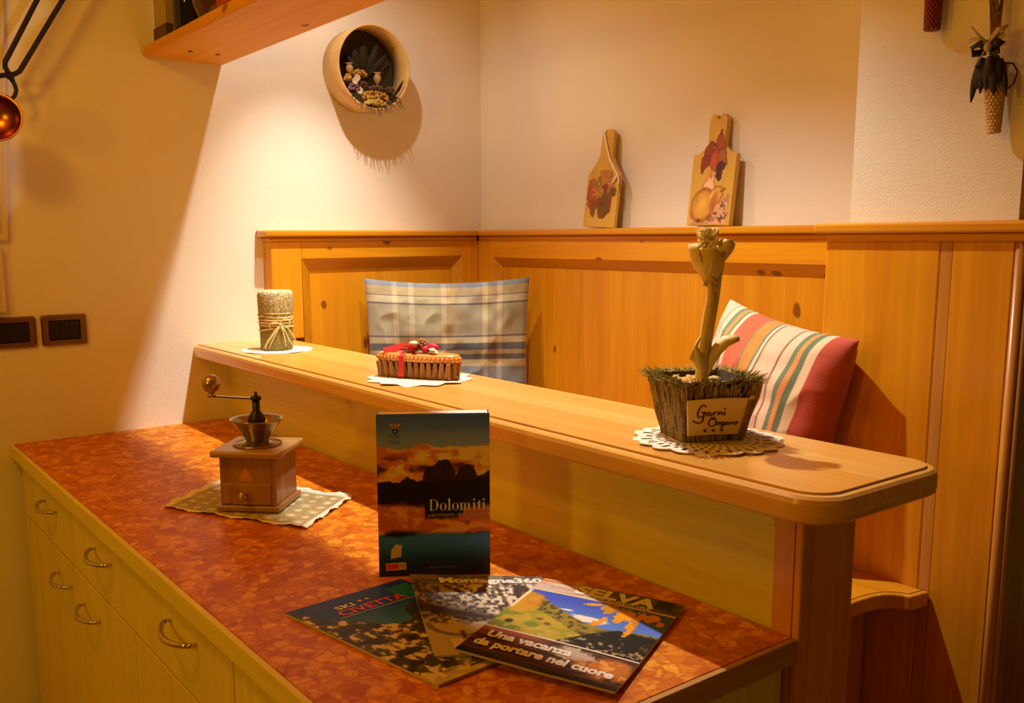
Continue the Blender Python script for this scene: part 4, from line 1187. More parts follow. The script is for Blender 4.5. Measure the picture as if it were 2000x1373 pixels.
def pu(x, y):
    """plaque text units: x 0..1, y 0..1 on the plaque -> side units"""
    return PU0 + (PU1 - PU0) * x, PV0 + (PV1 - PV0) * y
def surf_pl(x, y, lift):
    u, v = pu(x, y); return pl_surf(u, v, 0.0038 + lift)
garni = [[(.30, .80), (.26, .86), (.20, .80), (.165, .66), (.17, .55), (.22, .53), (.265, .58), (.27, .66), (.265, .55), (.25, .42), (.19, .36), (.12, .40), (.08, .44)], [(.22, .66), (.30, .67)],
         [(.375, .62), (.34, .66), (.31, .61), (.335, .56), (.37, .58), (.375, .64), (.385, .57), (.41, .56)], [(.43, .65), (.435, .57), (.44, .62), (.465, .655), (.49, .64)],
         [(.515, .65), (.52, .57), (.525, .62), (.55, .655), (.575, .63), (.58, .565)], [(.62, .655), (.622, .58), (.64, .565)], [(.592, .74), (.645, .715)]]
ongaro = [[(.46, .50), (.40, .47), (.365, .38), (.38, .29), (.43, .26), (.48, .30), (.495, .39), (.46, .47), (.42, .47)], [(.40, .52), (.43, .45), (.47, .50)],
          [(.515, .36), (.52, .28), (.53, .33), (.555, .365), (.57, .34), (.575, .28)], [(.64, .355), (.61, .365), (.595, .32), (.615, .285), (.64, .31), (.645, .355), (.64, .25), (.61, .215), (.58, .235)],
          [(.715, .345), (.68, .36), (.665, .315), (.685, .285), (.712, .305), (.72, .35), (.728, .29), (.745, .285)], [(.765, .35), (.77, .285), (.775, .325), (.795, .35), (.815, .335)],
          [(.855, .35), (.83, .33), (.832, .295), (.858, .285), (.88, .305), (.877, .34), (.855, .35), (.90, .345)]]
strokes('lettering_first_word', garni, .030, surf_pl, INK, plq, local=True)
strokes('lettering_second_word', ongaro, .028, surf_pl, INK, plq, local=True)
V = []; F = []
for k in range(3):
    cx, cy = .31 + .155 * k, .145; b = len(V); V.append(surf_pl(cx, cy, .0006))
    for i in range(10):
        a = math.pi / 2 + i * math.pi / 5 + .2; r = (.060 if i % 2 == 0 else .024); V.append(surf_pl(cx + r * math.cos(a) * .85, cy + r * math.sin(a) * 1.15, .0006))
    for i in range(10): F.append((b, b + 1 + i, b + 1 + (i + 1) % 10))
mesh_obj('stars', V, F, INK, plq, True)

# the carved tulip
CARV = wood('carved_lime_wood', (0.86, 0.66, 0.22, 1), (0.76, 0.54, 0.15, 1), 2, knot=False, rough=0.55, var=0, coat=0.0)
tul = thing('wooden_tulip', 'carved pale wooden tulip with curled shavings standing in the twig pot', 'wooden flower', (pc.x, pc.y, pz + PH * .8))
rt = Vector((0.599, 0.801, 0)).normalized(); tw = Vector((rt.y, -rt.x, 0))       # picture right, and towards the viewer
def tp(a, z, b=0.0): return Vector((pc.x, pc.y, 0)) + rt * a + tw * b + Vector((0, 0, z))
Z0 = pz + PH * .80
def P_(px, py, b=0.0): return tp((px - 1372) * .000773, 1.219 + (726 - py) * .000785, b)
stem = [P_(1366, 740), P_(1367, 720), P_(1369, 690), P_(1371, 660), P_(1375, 630), P_(1379, 600), P_(1382, 575), P_(1382, 555), P_(1381, 540)]
MB().tube(stem, [.0085, .0085, .0080, .0075, .0082, .0085, .0070, .0060, .0075], 12).build('stem', CARV, tul, smooth=True)
MB().tube([P_(1378, 735, -.006), P_(1379, 690, -.006), P_(1386, 630, -.005), P_(1394, 575, -.004), P_(1398, 530, -.003), P_(1401, 500, 0)], [.005, .0048, .0046, .0042, .0042, .005], 10).build('stem', CARV, tul, smooth=True)
def petal(base, axis, outd, h, w, open_, cup, n=8, mw=7):
    """a curved petal: base point, up axis, outward direction"""
    base = Vector(base); ax = Vector(axis).normalized(); od = Vector(outd); od = (od - ax * od.dot(ax)).normalized(); sd = ax.cross(od)
    m = MB(); th = .0016
    for s in (0, 1):
        for i in range(n + 1):
            t = i / n; r = .004 + open_ * math.sin(math.pi / 2 * min(1, t * 1.15)); ww = w * (.16 + .84 * math.sin(math.pi / 2 * min(1, t * 1.3))) * (1 - .30 * max(0, (t - .75) / .25) ** 2)
            for j in range(mw + 1):
                u = j / mw * 2 - 1
                c = base + ax * (h * t) + od * (r - cup * u * u - s * th) + sd * (ww * .5 * u)
                m.v.append(c)
    K = (n + 1) * (mw + 1)
    for i in range(n):
        for j in range(mw):
            a = i * (mw + 1) + j; m.f.append((a, a + 1, a + mw + 2, a + mw + 1)); m.f.append((K + a, K + a + mw + 1, K + a + mw + 2, K + a + 1))
    for i in range(n):
        a = i * (mw + 1); m.f.append((a, a + mw + 1, K + a + mw + 1, K + a)); a += mw; m.f.append((a, K + a, K + a + mw + 1, a + mw + 1))
    for j in range(mw):
        a = j; m.f.append((a, K + a, K + a + 1, a + 1)); a = n * (mw + 1) + j; m.f.append((a, a + 1, K + a + 1, K + a))
    return m
fb = P_(1380, 546); fa = Vector((0, 0, 1)) + rt * -.10
for ang, h, w, op in ((-125, .056, .048, .021), (170, .064, .046, .024), (60, .058, .046, .021), (-25, .048, .044, .021)):
    od = rt * math.cos(math.radians(ang)) + tw * -math.sin(math.radians(ang)); petal(fb, fa, od, h, w, op, .014).build('petal', CARV, tul, smooth=True)
# small bud on the second stem
bb = P_(1402, 503)
for ang in (-90, 150, 30):
    od = rt * math.cos(math.radians(ang)) + tw * -math.sin(math.radians(ang)); petal(bb, Vector((0, 0, 1)) + rt * .22, od, .034, .020, .0085, .005, 6, 5).build('bud_petal', CARV, tul, smooth=True)
SHAV = plain('wood_shaving', (0.98, 0.80, 0.40, 1), 0.8)
for i in range(34):
    cx, cz = 1373 + q.uniform(-15, 20), 456 + q.uniform(-11, 18); c0 = P_(cx, cz, q.uniform(-.008, .010)); r = q.uniform(.006, .010); ax1 = Vector((q.uniform(-1, 1), q.uniform(-1, 1), q.uniform(-1, 1))).normalized(); ax2 = ax1.orthogonal().normalized()
    m = MB(); ribbon_strip(m, [c0 + (ax1 * math.cos(a) + ax2 * math.sin(a)) * r * (1 - a / 14) for a in [k * .5 for k in range(14)]], .0032, .0005, wdir=ax1.cross(ax2)); m.build('shaving', SHAV, tul, smooth=True)
# leaves
m = MB(); leaf(m, P_(1374, 718, .004), P_(1352, 660, .010), .016, .006, normal=tw + rt * .5, n=8); m.build('leaf', CARV, tul, smooth=True)
def bent_leaf(pts, ws, nrm):
    m = MB(); nrm = Vector(nrm).normalized(); b = 0
    for i, p in enumerate(pts):
        t = (Vector(pts[min(len(pts) - 1, i + 1)]) - Vector(pts[max(0, i - 1)])).normalized(); sd = t.cross(nrm).normalized()
        for s in (0, 1):
            for u in (-1, 0, 1): m.v.append(Vector(p) + sd * ws[i] * .5 * u - nrm * (.0016 * s + .12 * ws[i] * abs(u)))
    for i in range(len(pts) - 1):
        o = 6 * i; k = o + 6
        m.f += [(o, o + 1, k + 1, k), (o + 1, o + 2, k + 2, k + 1), (o + 3, k + 3, k + 4, o + 4), (o + 4, k + 4, k + 5, o + 5), (o, k, k + 3, o + 3), (o + 2, o + 5, k + 5, k + 2)]
    e = 6 * (len(pts) - 1); m.f += [(0, 3, 4, 1), (1, 4, 5, 2), (e, e + 1, e + 4, e + 3), (e + 1, e + 2, e + 5, e + 4)]
    return m
bent_leaf([P_(1375, 722, .003), P_(1383, 695, .004), P_(1395, 668, .005), P_(1412, 650, .006), P_(1427, 645, .007), P_(1438, 646, .008)], [.008, .013, .018, .019, .017, .008], tw * .7 + rt * .1 + Vector((0, 0, .7))).build('leaf', CARV, tul, smooth=True)
bent_leaf([P_(1370, 715, .004), P_(1358, 690, .006), P_(1348, 684, .008), P_(1352, 668, .008), P_(1362, 645, .006)], [.008, .010, .010, .006, .003], tw + rt * .2).build('leaf', CARV, tul, smooth=True)

# ------------------------------------------------------------------ mat and coffee mill on the marble
ZM = 0.9002
mat_o = thing('crochet_mat', 'beige checked cloth mat with white crochet border under coffee mill', 'mat', (0.925, -1.252, ZM))
mL, mB_, mR = np.array([.842, -1.423]), np.array([1.146, -1.258]), np.array([1.007, -1.082]); mT = mL + mR - mB_
def mat_xy(U, V):
    x = mL[0] * (1 - U) * (1 - V) + mB_[0] * U * (1 - V) + mR[0] * U * V + mT[0] * (1 - U) * V
    y = mL[1] * (1 - U) * (1 - V) + mB_[1] * U * (1 - V) + mR[1] * U * V + mT[1] * (1 - U) * V
    return x, y
def mat_pos(U, V):
    u = .045 + .91 * U; v = .06 + .88 * V
    x, y = mat_xy(u, v); e = np.clip(np.maximum(np.abs(U - .5), np.abs(V - .5)) * 2 - .75, 0, 1)
    return x, y, ZM + .0016 + e * .0035 * (1 + np.sin(U * 23 + V * 5)) * .7
def mat_paint(U, V):
    img = np.ones(U.shape + (3,)) * C3(176, 160, 112)
    a = ((np.floor(U * 9) + np.floor(V * 6)) % 2); img = lay(img, a * .35, (140, 122, 74))
    d = np.hypot((U * 9) % 1 - .5, (V * 6) % 1 - .5); img = lay(img, sm(.30, .2, d) * .75, (236, 226, 196))
    img = lay(img, (fbm(U, V, 60, 2, 4) > .55) * .25, (120, 105, 60)); return img
painted_grid('cloth', 90, 60, mat_pos, mat_paint, CLOTH, mat_o)
m = MB(); N = 160; cyc = []
for k in range(N):
    t = k / N * 4; i = int(t); f = t - i
    cyc.append(((f, 0), (1, f), (1 - f, 1), (0, 1 - f))[i])
rows = []
for kx, ins in ((0, .050), (1, .025), (2, -.004)):
    R_ = []
    for k, (u, v) in enumerate(cyc):
        uu = .5 + (u - .5) * (1 - 2 * ins * (.88 if kx < 2 else 1)); vv = .5 + (v - .5) * (1 - 2 * ins * (1.25 if kx < 2 else 1.2))
        sc = (1 + .010 * math.sin(k * math.pi / 2)) if kx == 2 else 1
        uu = .5 + (uu - .5) * sc; vv = .5 + (vv - .5) * sc
        x, y = mat_xy(uu, vv); zz = ZM + .0022 + (.0030 * (1 + math.sin(k * .55)) + .0012 * math.sin(k * 2.1 + 1) + .001) * (kx / 2) * .9
        R_.append((float(x), float(y), zz))
    rows.append(R_)
for s in (0, 1):
    for R_ in rows: m.v += [Vector(p) - Vector((0, 0, .0014 * s)) for p in R_]
for i in range(2):
    for k in range(N):
        a = i * N + k; b_ = i * N + (k + 1) % N; m.f.append((a, b_, b_ + N, a + N)); m.f.append((3 * N + a, 3 * N + a + N, 3 * N + b_ + N, 3 * N + b_))
for k in range(N):
    a = 2 * N + k; b_ = 2 * N + (k + 1) % N; m.f.append((a, b_, b_ + 3 * N, a + 3 * N)); a = k; b_ = (k + 1) % N; m.f.append((a, a + 3 * N, b_ + 3 * N, b_))
m.build('crochet_border', LACE, mat_o, smooth=True)

MZ = ZM + 0.0038
ma = math.atan2(0.714, 0.70)
mill = thing('coffee_mill', 'old wooden hand coffee mill with metal hopper and crank on mat', 'coffee mill', (0.938, -1.2565, MZ), rot=(0, 0, ma))
# local +x along the drawer front, -y is the drawer side
W2 = .060; D2 = .062
box('base_board', (-W2 - .004, -D2 - .004, 0), (W2 + .004, D2 + .004, .012), WALNUT, mill, local=True, bevel=.003)
box('body', (-W2 + .003, -D2 + .003, .012), (W2 - .003, D2 - .003, .1085), WALNUT, mill, local=True, bevel=.0015)
box('top_board', (-W2 - .011, -D2 - .011, .1085), (W2 + .011, D2 + .011, .1215), MILLTOP, mill, local=True, bevel=.004, seg=3)
box('corner_strip', (W2 - .012, -D2 + .001, .012), (W2 - .0015, -D2 + .0035, .1085), WALNUT, mill, local=True, bevel=.0005)
dr = box('drawer', (-W2 + .004, -D2 + .0005, .014), (W2 - .013, -D2 + .006, .053), WALNUT, mill, local=True, bevel=.0012)
BRASS = plain('old_brass', (0.52, 0.38, 0.16, 1), 0.28, 0.9)
m = MB(); m.lathe([(0, 0), (.004, 0), (.004, .006), (.007, .009), (.0088, .013), (.0088, .017), (.006, .020), (0, .021)], 20); m.xf(Matrix.Translation((-.006, -D2 + .0005, .034)) @ Matrix.Rotation(math.pi / 2, 4, 'X')); m.build('knob', BRASS, dr, local=True, smooth=True)
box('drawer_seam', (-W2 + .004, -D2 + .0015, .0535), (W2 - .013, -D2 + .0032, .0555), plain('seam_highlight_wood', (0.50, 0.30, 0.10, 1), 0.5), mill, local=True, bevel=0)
m = MB(); tri = [(-.021, .060), (.013, .060), (-.004, .092)]; m.add([(x, -D2 + .0026, z) for x, z in tri] + [(x, -D2 + .0034, z) for x, z in tri], [(0, 1, 2), (3, 5, 4), (0, 3, 4, 1), (1, 4, 5, 2), (2, 5, 3, 0)]); m.build('triangle_badge', plain('orange_decal', (0.52, 0.20, 0.05, 1), 0.5), mill, local=True)
m = MB(); tri = [(-.014, .065), (.006, .065), (-.004, .083)]; m.add([(x, -D2 + .0021, z) for x, z in tri] + [(x, -D2 + .0027, z) for x, z in tri], [(0, 1, 2), (3, 5, 4), (0, 3, 4, 1), (1, 4, 5, 2), (2, 5, 3, 0)]); m.build('triangle_badge', plain('pale_orange_decal', (0.60, 0.26, 0.08, 1), 0.5), mill, local=True)
PEW = plain('tarnished_pewter', (0.40, 0.33, 0.22, 1), 0.24, 0.95)
DKM = plain('black_cast_iron', (0.035, 0.028, 0.020, 1), 0.4, 0.6)
MB().lathe([(0, .1216), (.047, .1216), (.0485, .1235), (.047, .1255), (.030, .1275), (.026, .130), (0, .130)], 40).build('flange', PEW, mill, local=True, smooth=True)
MB().lathe([(0, .129), (.022, .129), (.0235, .134), (.030, .145), (.040, .158), (.049, .1705), (.0535, .1735), (.0530, .1750), (.0475, .1725), (.038, .160), (.028, .147), (.020, .137), (0, .136)], 44).build('hopper', PEW, mill, local=True, smooth=True)
MB().lathe([(0, .135), (.012, .136), (.013, .150), (.0165, .166), (.0175, .173), (.015, .180), (.010, .187), (.0075, .190), (.0075, .211), (0, .212)], 18).build('spindle', DKM, mill, local=True, smooth=True)
MB().lathe([(0, .211), (.0105, .212), (.011, .216), (.0095, .219), (.004, .220), (.0025, .228), (0, .2285)], 16).build('cap_nut', DKM, mill, local=True, smooth=True)
cr_ = Matrix.Rotation(-ma, 4, 'Z')
ae = cr_ @ Vector((-.052, -.070, 0)); 
m = MB(); ribbon_strip(m, [(0, 0, .2145), ae * .3 + Vector((0, 0, .2155)), ae * .7 + Vector((0, 0, .218)), ae + Vector((0, 0, .2195))], .0075, .0016, wdir=ae.cross(Vector((0, 0, 1)))); m.build('crank_arm', PEW, mill, local=True, bevel=0)
m = MB(); m.lathe([(0, .2175), (.0085, .2178), (.0085, .2235), (.0065, .2265), (.008, .228), (.0125, .231), (.0170, .238), (.0183, .245), (.0170, .252), (.0125, .2588), (.0065, .262), (0, .2628)], 24, (ae.x, ae.y, 0)); m.build('crank_knob', BRASS, mill, local=True, smooth=True)

# ------------------------------------------------------------------ standing book
def unit(x, y): 
    l = math.hypot(x, y); return Vector((x / l, y / l, 0))
BK0 = Vector((1.4405, -1.2735, ZM)); be = unit(.096, .147); bn = Vector((be.y, -be.x, 0)); BW, BH, BT = .1765, .2625, .030
book = thing('book', 'upright blue and orange hardback with mountain lake at sunset cover', 'book', tuple(BK0 + be * BW / 2 - bn * BT / 2))
def bsurf(u, v, lift): return BK0 + be * (u * BW) + Vector((0, 0, v * BH)) + bn * lift
def bbox3(name, u0, u1, v0, v1, d0, d1, mat, bevel=0.0005):
    m = MB(); m.add([bsurf(u, v, d) for d in (d0, d1) for v in (v0, v1) for u in (u0, u1)], [(0, 1, 3, 2), (4, 6, 7, 5), (0, 4, 5, 1), (2, 3, 7, 6), (0, 2, 6, 4), (1, 5, 7, 3)])
    return m.build(name, mat, book, bevel=bevel)
NAVY = plain('navy_cover_board', (0.035, 0.05, 0.10, 1), 0.35)
PAPER = plain('white_page_block', (0.86, 0.82, 0.74, 1), 0.7, bump=0.2, bscale=600)
bbox3('front_cover', 0, 1, 0, 1, -.003, 0, NAVY)
bbox3('back_cover', 0, 1, 0, 1, -BT, -BT + .003, plain('back_cover_orange', (0.62, 0.30, 0.10, 1), 0.4))
bbox3('spine', 0, .018, 0, 1, -BT + .003, -.003, NAVY)
bbox3('page_block', .018, .985, .004, .9975, -BT + .0032, -.0032, PAPER, 0)
def paint_book(U, V):
    n = fbm(U, V, 7, 5, 1, 1.0, 3.2); n2 = fbm(U + 5, V, 5, 4, 2, 1.0, 3.0); fine = fbm(U, V, 40, 3, 3)
    img = np.ones(U.shape + (3,)) * C3(84, 118, 235)
    img = lay(img, sm(.98, .82, V), (140, 165, 225))
    cl = sm(.815, .79, V + (n - .5) * .10) * (V > .5)
    img = lay(img, cl, (226, 130, 40)); img = lay(img, cl * sm(.45, .62, n), (252, 186, 60)); img = lay(img, cl * sm(.58, .70, n2) , (255, 224, 110))
    img = lay(img, cl * sm(.50, .34, n2) * sm(.78, .70, V), (92, 40, 26)); img = lay(img, cl * sm(.66, .60, V) * sm(.35, .6, n2) * .8, (255, 190, 110))
    # peaks
    def ridge(pts): return np.interp(U, [p[0] for p in pts], [p[1] for p in pts]) + (fine - .5) * .018
    main = ridge([(0, .590), (.08, .595), (.2, .585), (.265, .625), (.35, .590), (.40, .60), (.425, .68), (.50, .685), (.55, .715), (.60, .722), (.645, .71), (.685, .66), (.70, .62), (.72, .655), (.76, .68), (.82, .695), (.86, .665), (.89, .615), (.95, .63), (1, .66)])
    rock = V < main
    img = lay(img, rock * 1.0, (48, 24, 22)); img = lay(img, rock * sm(.45, .6, fbm(U, V, 22, 3, 6, 2.2, .7)) * (V > .60) * .5, (86, 46, 36))
    img = lay(img, (V < .585 + (fine - .5) * .02) * 1.0, (26, 13, 16))
    # lake with mirrored clouds
    lake = V < .50; mv = 1.0 - V
    refl = sm(.47, .43, V + (n2 - .5) * .05) * sm(.25, .29, V + (n - .5) * .05)
    refl = refl * np.where(U > .42, sm(.40, .36, V + (U < .72) * .02 + (n - .5) * .04) + (U > .76) * sm(.46, .40, V), 1.0)
    img = lay(img, lake * 1.0, (22, 13, 18)); img = lay(img, np.clip(refl, 0, 1), (212, 112, 40)); img = lay(img, np.clip(refl, 0, 1) * sm(.48, .62, n), (246, 168, 60)); img = lay(img, np.clip(refl, 0, 1) * sm(.42, .30, n2) * .8, (70, 28, 22))
    blue = sm(.285, .245, V + (n2 - .5) * .06); img = lay(img, blue, (60, 130, 250)); img = lay(img, blue * sm(.24, .02, V), (24, 40, 110))
    return img
COVER = attr_mat('printed_cover', 0.32, spec=0.4)
painted_grid('cover_picture', 170, 240, lambda U, V: [BK0[i] + be[i] * U * BW + (V * BH if i == 2 else 0) + bn[i] * .0003 for i in range(3)], paint_book, COVER, book)
WHITEI = plain('white_print', (0.88, 0.84, 0.76, 1), 0.4)
GREYI = plain('grey_print', (0.50, 0.46, 0.40, 1), 0.4)
REDI = plain('red_print', (0.78, 0.03, 0.04, 1), 0.4)
# serif title drawn letter by letter
def serif_title(x0, x1, y0, cap):
    adv = dict(D=.80, o=.60, l=.34, m=.98, i=.34, t=.40); word = 'Dolomiti'; tot = sum(adv[c] for c in word); k = (x1 - x0) / tot
    V = []; F = []
    def quad(a, b, c, d):
        n = len(V); V.extend([a, b, c, d]); F.append((n, n + 1, n + 2, n + 3))
    def rect(xa, ya, xb, yb): quad((xa, ya), (xb, ya), (xb, yb), (xa, yb))
    def ring(cx, cy, rx, ry, thick, thin, a0=0, a1=360, n=28):
        b = len(V)
        for i in range(n + 1):
            a = math.radians(a0 + (a1 - a0) * i / n); c, s_ = math.cos(a), math.sin(a)
            V.extend([(cx + rx * c, cy + ry * s_), (cx + (rx - thick * abs(c) ** 1.3 - thin * .3) * c, cy + (ry - thin) * s_)])
        for i in range(n): F.append((b + 2 * i, b + 2 * i + 2, b + 2 * i + 3, b + 2 * i + 1))
    x = 0; H = 1.0; xh = .64; st = .125; hl = .035
    for c in word:
        if c == 'D':
            rect(x + .10, 0, x + .10 + st, H); rect(x + .02, 0, x + .32, hl); rect(x + .02, H - hl, x + .32, H); ring(x + .30, .5, .42, .5, st * 1.1, hl, -90, 90)
        elif c == 'o': ring(x + .29, xh / 2, .26, xh / 2 + .01, st, hl)
        elif c == 'l': rect(x + .10, 0, x + .10 + st, H + .05); rect(x + .03, 0, x + .30, hl); rect(x + .03, H + .05 - hl, x + .10, H + .05)
        elif c == 'i': rect(x + .10, 0, x + .10 + st, xh); rect(x + .03, 0, x + .30, hl); rect(x + .03, xh - hl, x + .10, xh); ring(x + .16, .90, .085, .085, .08, .08)
        elif c == 't': rect(x + .13, .03, x + .13 + st, xh); rect(x + .04, xh - hl, x + .38, xh); quad((x + .13, xh), (x + .13 + st, xh), (x + .13 + st, .86), (x + .13 + st - .02, .86)); ring(x + .30, .10, .11, .10, .02, .03, 180, 330)
        elif c == 'm':
            for dx in (.08, .38, .68): rect(x + dx, 0, x + dx + st, xh - (.06 if dx > .1 else 0)); rect(x + dx - .06, 0, x + dx + st + .06, hl)
            rect(x + .01, xh - hl, x + .08, xh); ring(x + .34, xh - .15, .165, .16, st * .6, hl, 0, 130); ring(x + .64, xh - .15, .165, .16, st * .6, hl, 0, 130)
        x += adv[c]
    P = [bsurf(x0 + a * k, y0 + b * cap, .0008) for a, b in V]
    return mesh_obj('title_lettering', P, F, WHITEI, book)
serif_title(.455, .965, .408, .070)
lettering('subtitle_lettering', "patrimonio dell'umanità", .445, .955, .372, .022, bsurf, GREYI, book, shear=.25, lift=.0007)
def squiggle(name, u0, u1, v, amp, surf, mat, parent, n=22, w=.004, seed=1, breaks=()):
    q = random.Random(seed); L = []; cur = []
    for i in range(n + 1):
        t = i / n
        if any(a < t < b for a, b in breaks):
            if len(cur) > 1: L.append(cur)
            cur = []; continue
        cur.append((u0 + (u1 - u0) * t, v + amp * q.uniform(-1, 1)))
    if len(cur) > 1: L.append(cur)
    return strokes(name, L, w, surf, mat, parent, .0007)
FAINT = plain('faint_print', (0.20, 0.19, 0.17, 1), 0.4)
squiggle('small_print', .48, .60, .940, .004, bsurf, FAINT, book, 14, .004, 1)
squiggle('small_print', .48, .73, .913, .009, bsurf, FAINT, book, 30, .006, 2, ((.22, .27),))
squiggle('small_print', .45, .68, .053, .005, bsurf, FAINT, book, 26, .004, 3, ((.38, .45),))
for k, vv in enumerate((.872, .858, .838, .825)): squiggle('small_print', .10 + .02 * (k % 2), .21, vv, .002, bsurf, plain('dark_print', (0.03, 0.03, 0.05, 1), .5), book, 16, .003, 5 + k)
# crest: wings over a dark shield with a white star
def poly(name, pts, mat, lift=.0008): return mesh_obj(name, [bsurf(u, v, lift) for u, v in pts], [tuple(range(len(pts)))], mat, book)
GOLDI = plain('gold_print', (0.50, 0.34, 0.12, 1), 0.4)
poly('crest_wing', [(.105, .945), (.150, .940), (.163, .925), (.150, .918), (.125, .928)], GOLDI); poly('crest_wing', [(.225, .945), (.180, .940), (.167, .925), (.180, .918), (.205, .928)], GOLDI)
poly('crest_eagle', [(.150, .945), (.158, .935), (.165, .947), (.172, .935), (.180, .945), (.185, .915), (.165, .905), (.145, .915)], GOLDI)
poly('crest_shield', [(.142, .912), (.188, .912), (.186, .892), (.165, .876), (.144, .892)], plain('crest_black', (0.015, 0.012, 0.012, 1), .4), .0010)
poly('crest_star', [(.165 + .010 * math.cos(math.pi / 2 + i * math.pi / 5) * (1 if i % 2 == 0 else .45), .897 + .008 * math.sin(math.pi / 2 + i * math.pi / 5) * (1 if i % 2 == 0 else .45)) for i in range(10)], WHITEI, .0012)
poly('mountain_logo', [(.105, .110), (.200, .125), (.202, .150), (.212, .195), (.198, .200), (.180, .198), (.165, .205), (.145, .200), (.130, .185), (.110, .165)], plain('cream_print', (0.66, 0.58, 0.42, 1), .4))
poly('badge', [(.062, .038), (.245, .044), (.243, .090), (.060, .084)], plain('cream_print', (0.66, 0.58, 0.42, 1), .4))
poly('badge_red', [(.068, .044), (.175, .050), (.172, .083), (.068, .080)], REDI, .0010)
poly('badge_grey', [(.185, .052), (.236, .054), (.235, .082), (.184, .080)], GREYI, .0010)

# ------------------------------------------------------------------ magazines
def magazine(label, TL, TR, BL, BR, th, paint, nx, ny, curl=lambda u, v: 0.0):
    TL, TR, BL, BR = map(Vector, (TL, TR, BL, BR)); c = (TL + TR + BL + BR) / 4
    o = thing('magazine', label, 'magazine', (c.x, c.y, ZM), 'magazines fanned out on the marble')
    cu = np.vectorize(curl)
    def surf(u, v, lift):
        p = BL * (1 - u) * (1 - v) + BR * u * (1 - v) + TL * (1 - u) * v + TR * u * v
        return p + Vector((0, 0, lift + float(curl(u, v))))
    def pos(U, V):
        P = [BL[i] * (1 - U) * (1 - V) + BR[i] * U * (1 - V) + TL[i] * (1 - U) * V + TR[i] * U * V for i in range(3)]
        P[2] = P[2] + cu(U, V); return P
    painted_grid('cover', nx, ny, pos, paint, attr_mat('glossy_magazine_print', 0.42, spec=0.22), o)
    # page block under the cover
    m = MB(); k = 12
    for s in (0.0003, th):
        for i in range(k + 1):
            for j in range(k + 1): m.v.append(surf(.002 + .996 * i / k, .002 + .996 * j / k, -s))
    N = (k + 1) ** 2
    for i in range(k):
        for j in range(k):
            a = i * (k + 1) + j; m.f.append((a, a + k + 1, a + k + 2, a + 1)); m.f.append((N + a, N + a + 1, N + a + k + 2, N + a + k + 1))
        a = i * (k + 1); m.f.append((a, N + a, N + a + k + 1, a + k + 1)); a += k; m.f.append((a, a + k + 1, N + a + k + 1, N + a))
        a = i; m.f.append((a, a + 1, N + a + 1, N + a)); a = k * (k + 1) + i; m.f.append((a, N + a, N + a + 1, a + 1))
    m.build('pages', plain('magazine_paper', (0.50, 0.44, 0.36, 1), 0.5), o)
    return o, surf
def paint_ski(U, V):
    n = fbm(U, V, 12, 5, 21, 1, 1.6); n2 = fbm(U + 3, V + 1, 30, 4, 22); n3 = fbm(U, V, 8, 3, 23)
    img = np.ones(U.shape + (3,)) * C3(18, 60, 235); img = lay(img, sm(.92, .6, V), (40, 110, 235)); img = lay(img, sm(.72, .45, V) * .7, (80, 150, 230))
    img = lay(img, ((U > .76) & (U < .97) & (V > .80) & (V < .94)) * .8, (30, 130, 190))
    mt = np.interp(U, [0, .35, .45, .55, .62, .72, .85, 1], [.3, .42, .50, .56, .68, .74, .72, .74]) + (n2 - .5) * .05
    img = lay(img, (V < mt) * 1.0, (40, 52, 120)); img = lay(img, (V < mt) * sm(.52, .64, n2) * .6, (120, 120, 140))
    fr = np.interp(U, [0, .08, .2, .35, .5, .7, 1], [.99, .88, .74, .60, .56, .58, .62]) + (n3 - .5) * .12
    tr = V < fr
    img = lay(img, tr * 1.0, (70, 62, 42)); img = lay(img, tr * sm(.47, .56, n), (226, 210, 168)); img = lay(img, tr * sm(.55, .40, n2) * .75, (36, 32, 26))
    sn = sm(.30, .12, V + (n3 - .5) * .2) * sm(.2, .7, U + (n - .5) * .3); img = lay(img, sn * .9, (226, 206, 164)); img = lay(img, sm(.10, .04, V) * .8, (228, 206, 164))
    return img
sk, sks = magazine('ski magazine with blue sky and snowy trees, leftmost and lowest of the three', (1.494, -1.460, .9050), (1.480, -1.258, .9055), (1.807, -1.407, .9050), (1.793, -1.205, .9050), .0042, paint_ski, 200, 300)
lettering('title_lettering', 'SKI', .28, .43, .862, .040, sks, WHITEI, sk, offset=.02, lift=.0005)
lettering('title_lettering', 'CIVETTA', .24, .80, .790, .056, sks, REDI, sk, offset=.025, lift=.0006)
mesh_obj('title_rule', [sks(u, v, .0005) for u, v in ((.20, .770), (.97, .770), (.97, .776), (.20, .776))], [(0, 1, 2, 3)], plain('pale_blue_print', (0.45, 0.55, 0.62, 1), .4), sk)
for uu in (.50, .56): mesh_obj('title_dot', [sks(uu + .018 * math.cos(a * math.pi / 5), .895 + .012 * math.sin(a * math.pi / 5), .0005) for a in range(10)], [tuple(range(10))], plain('pink_print', (0.65, 0.30, 0.30, 1), .4), sk)
squiggle('small_print', .30, .62, .045, .006, sks, plain('brown_print', (0.10, 0.06, 0.04, 1), .5), sk, 30, .006, 31, ((.5, .55),)); squiggle('small_print', .32, .60, .070, .004, sks, plain('brown_print', (0.10, 0.06, 0.04, 1), .5), sk, 22, .004, 32)

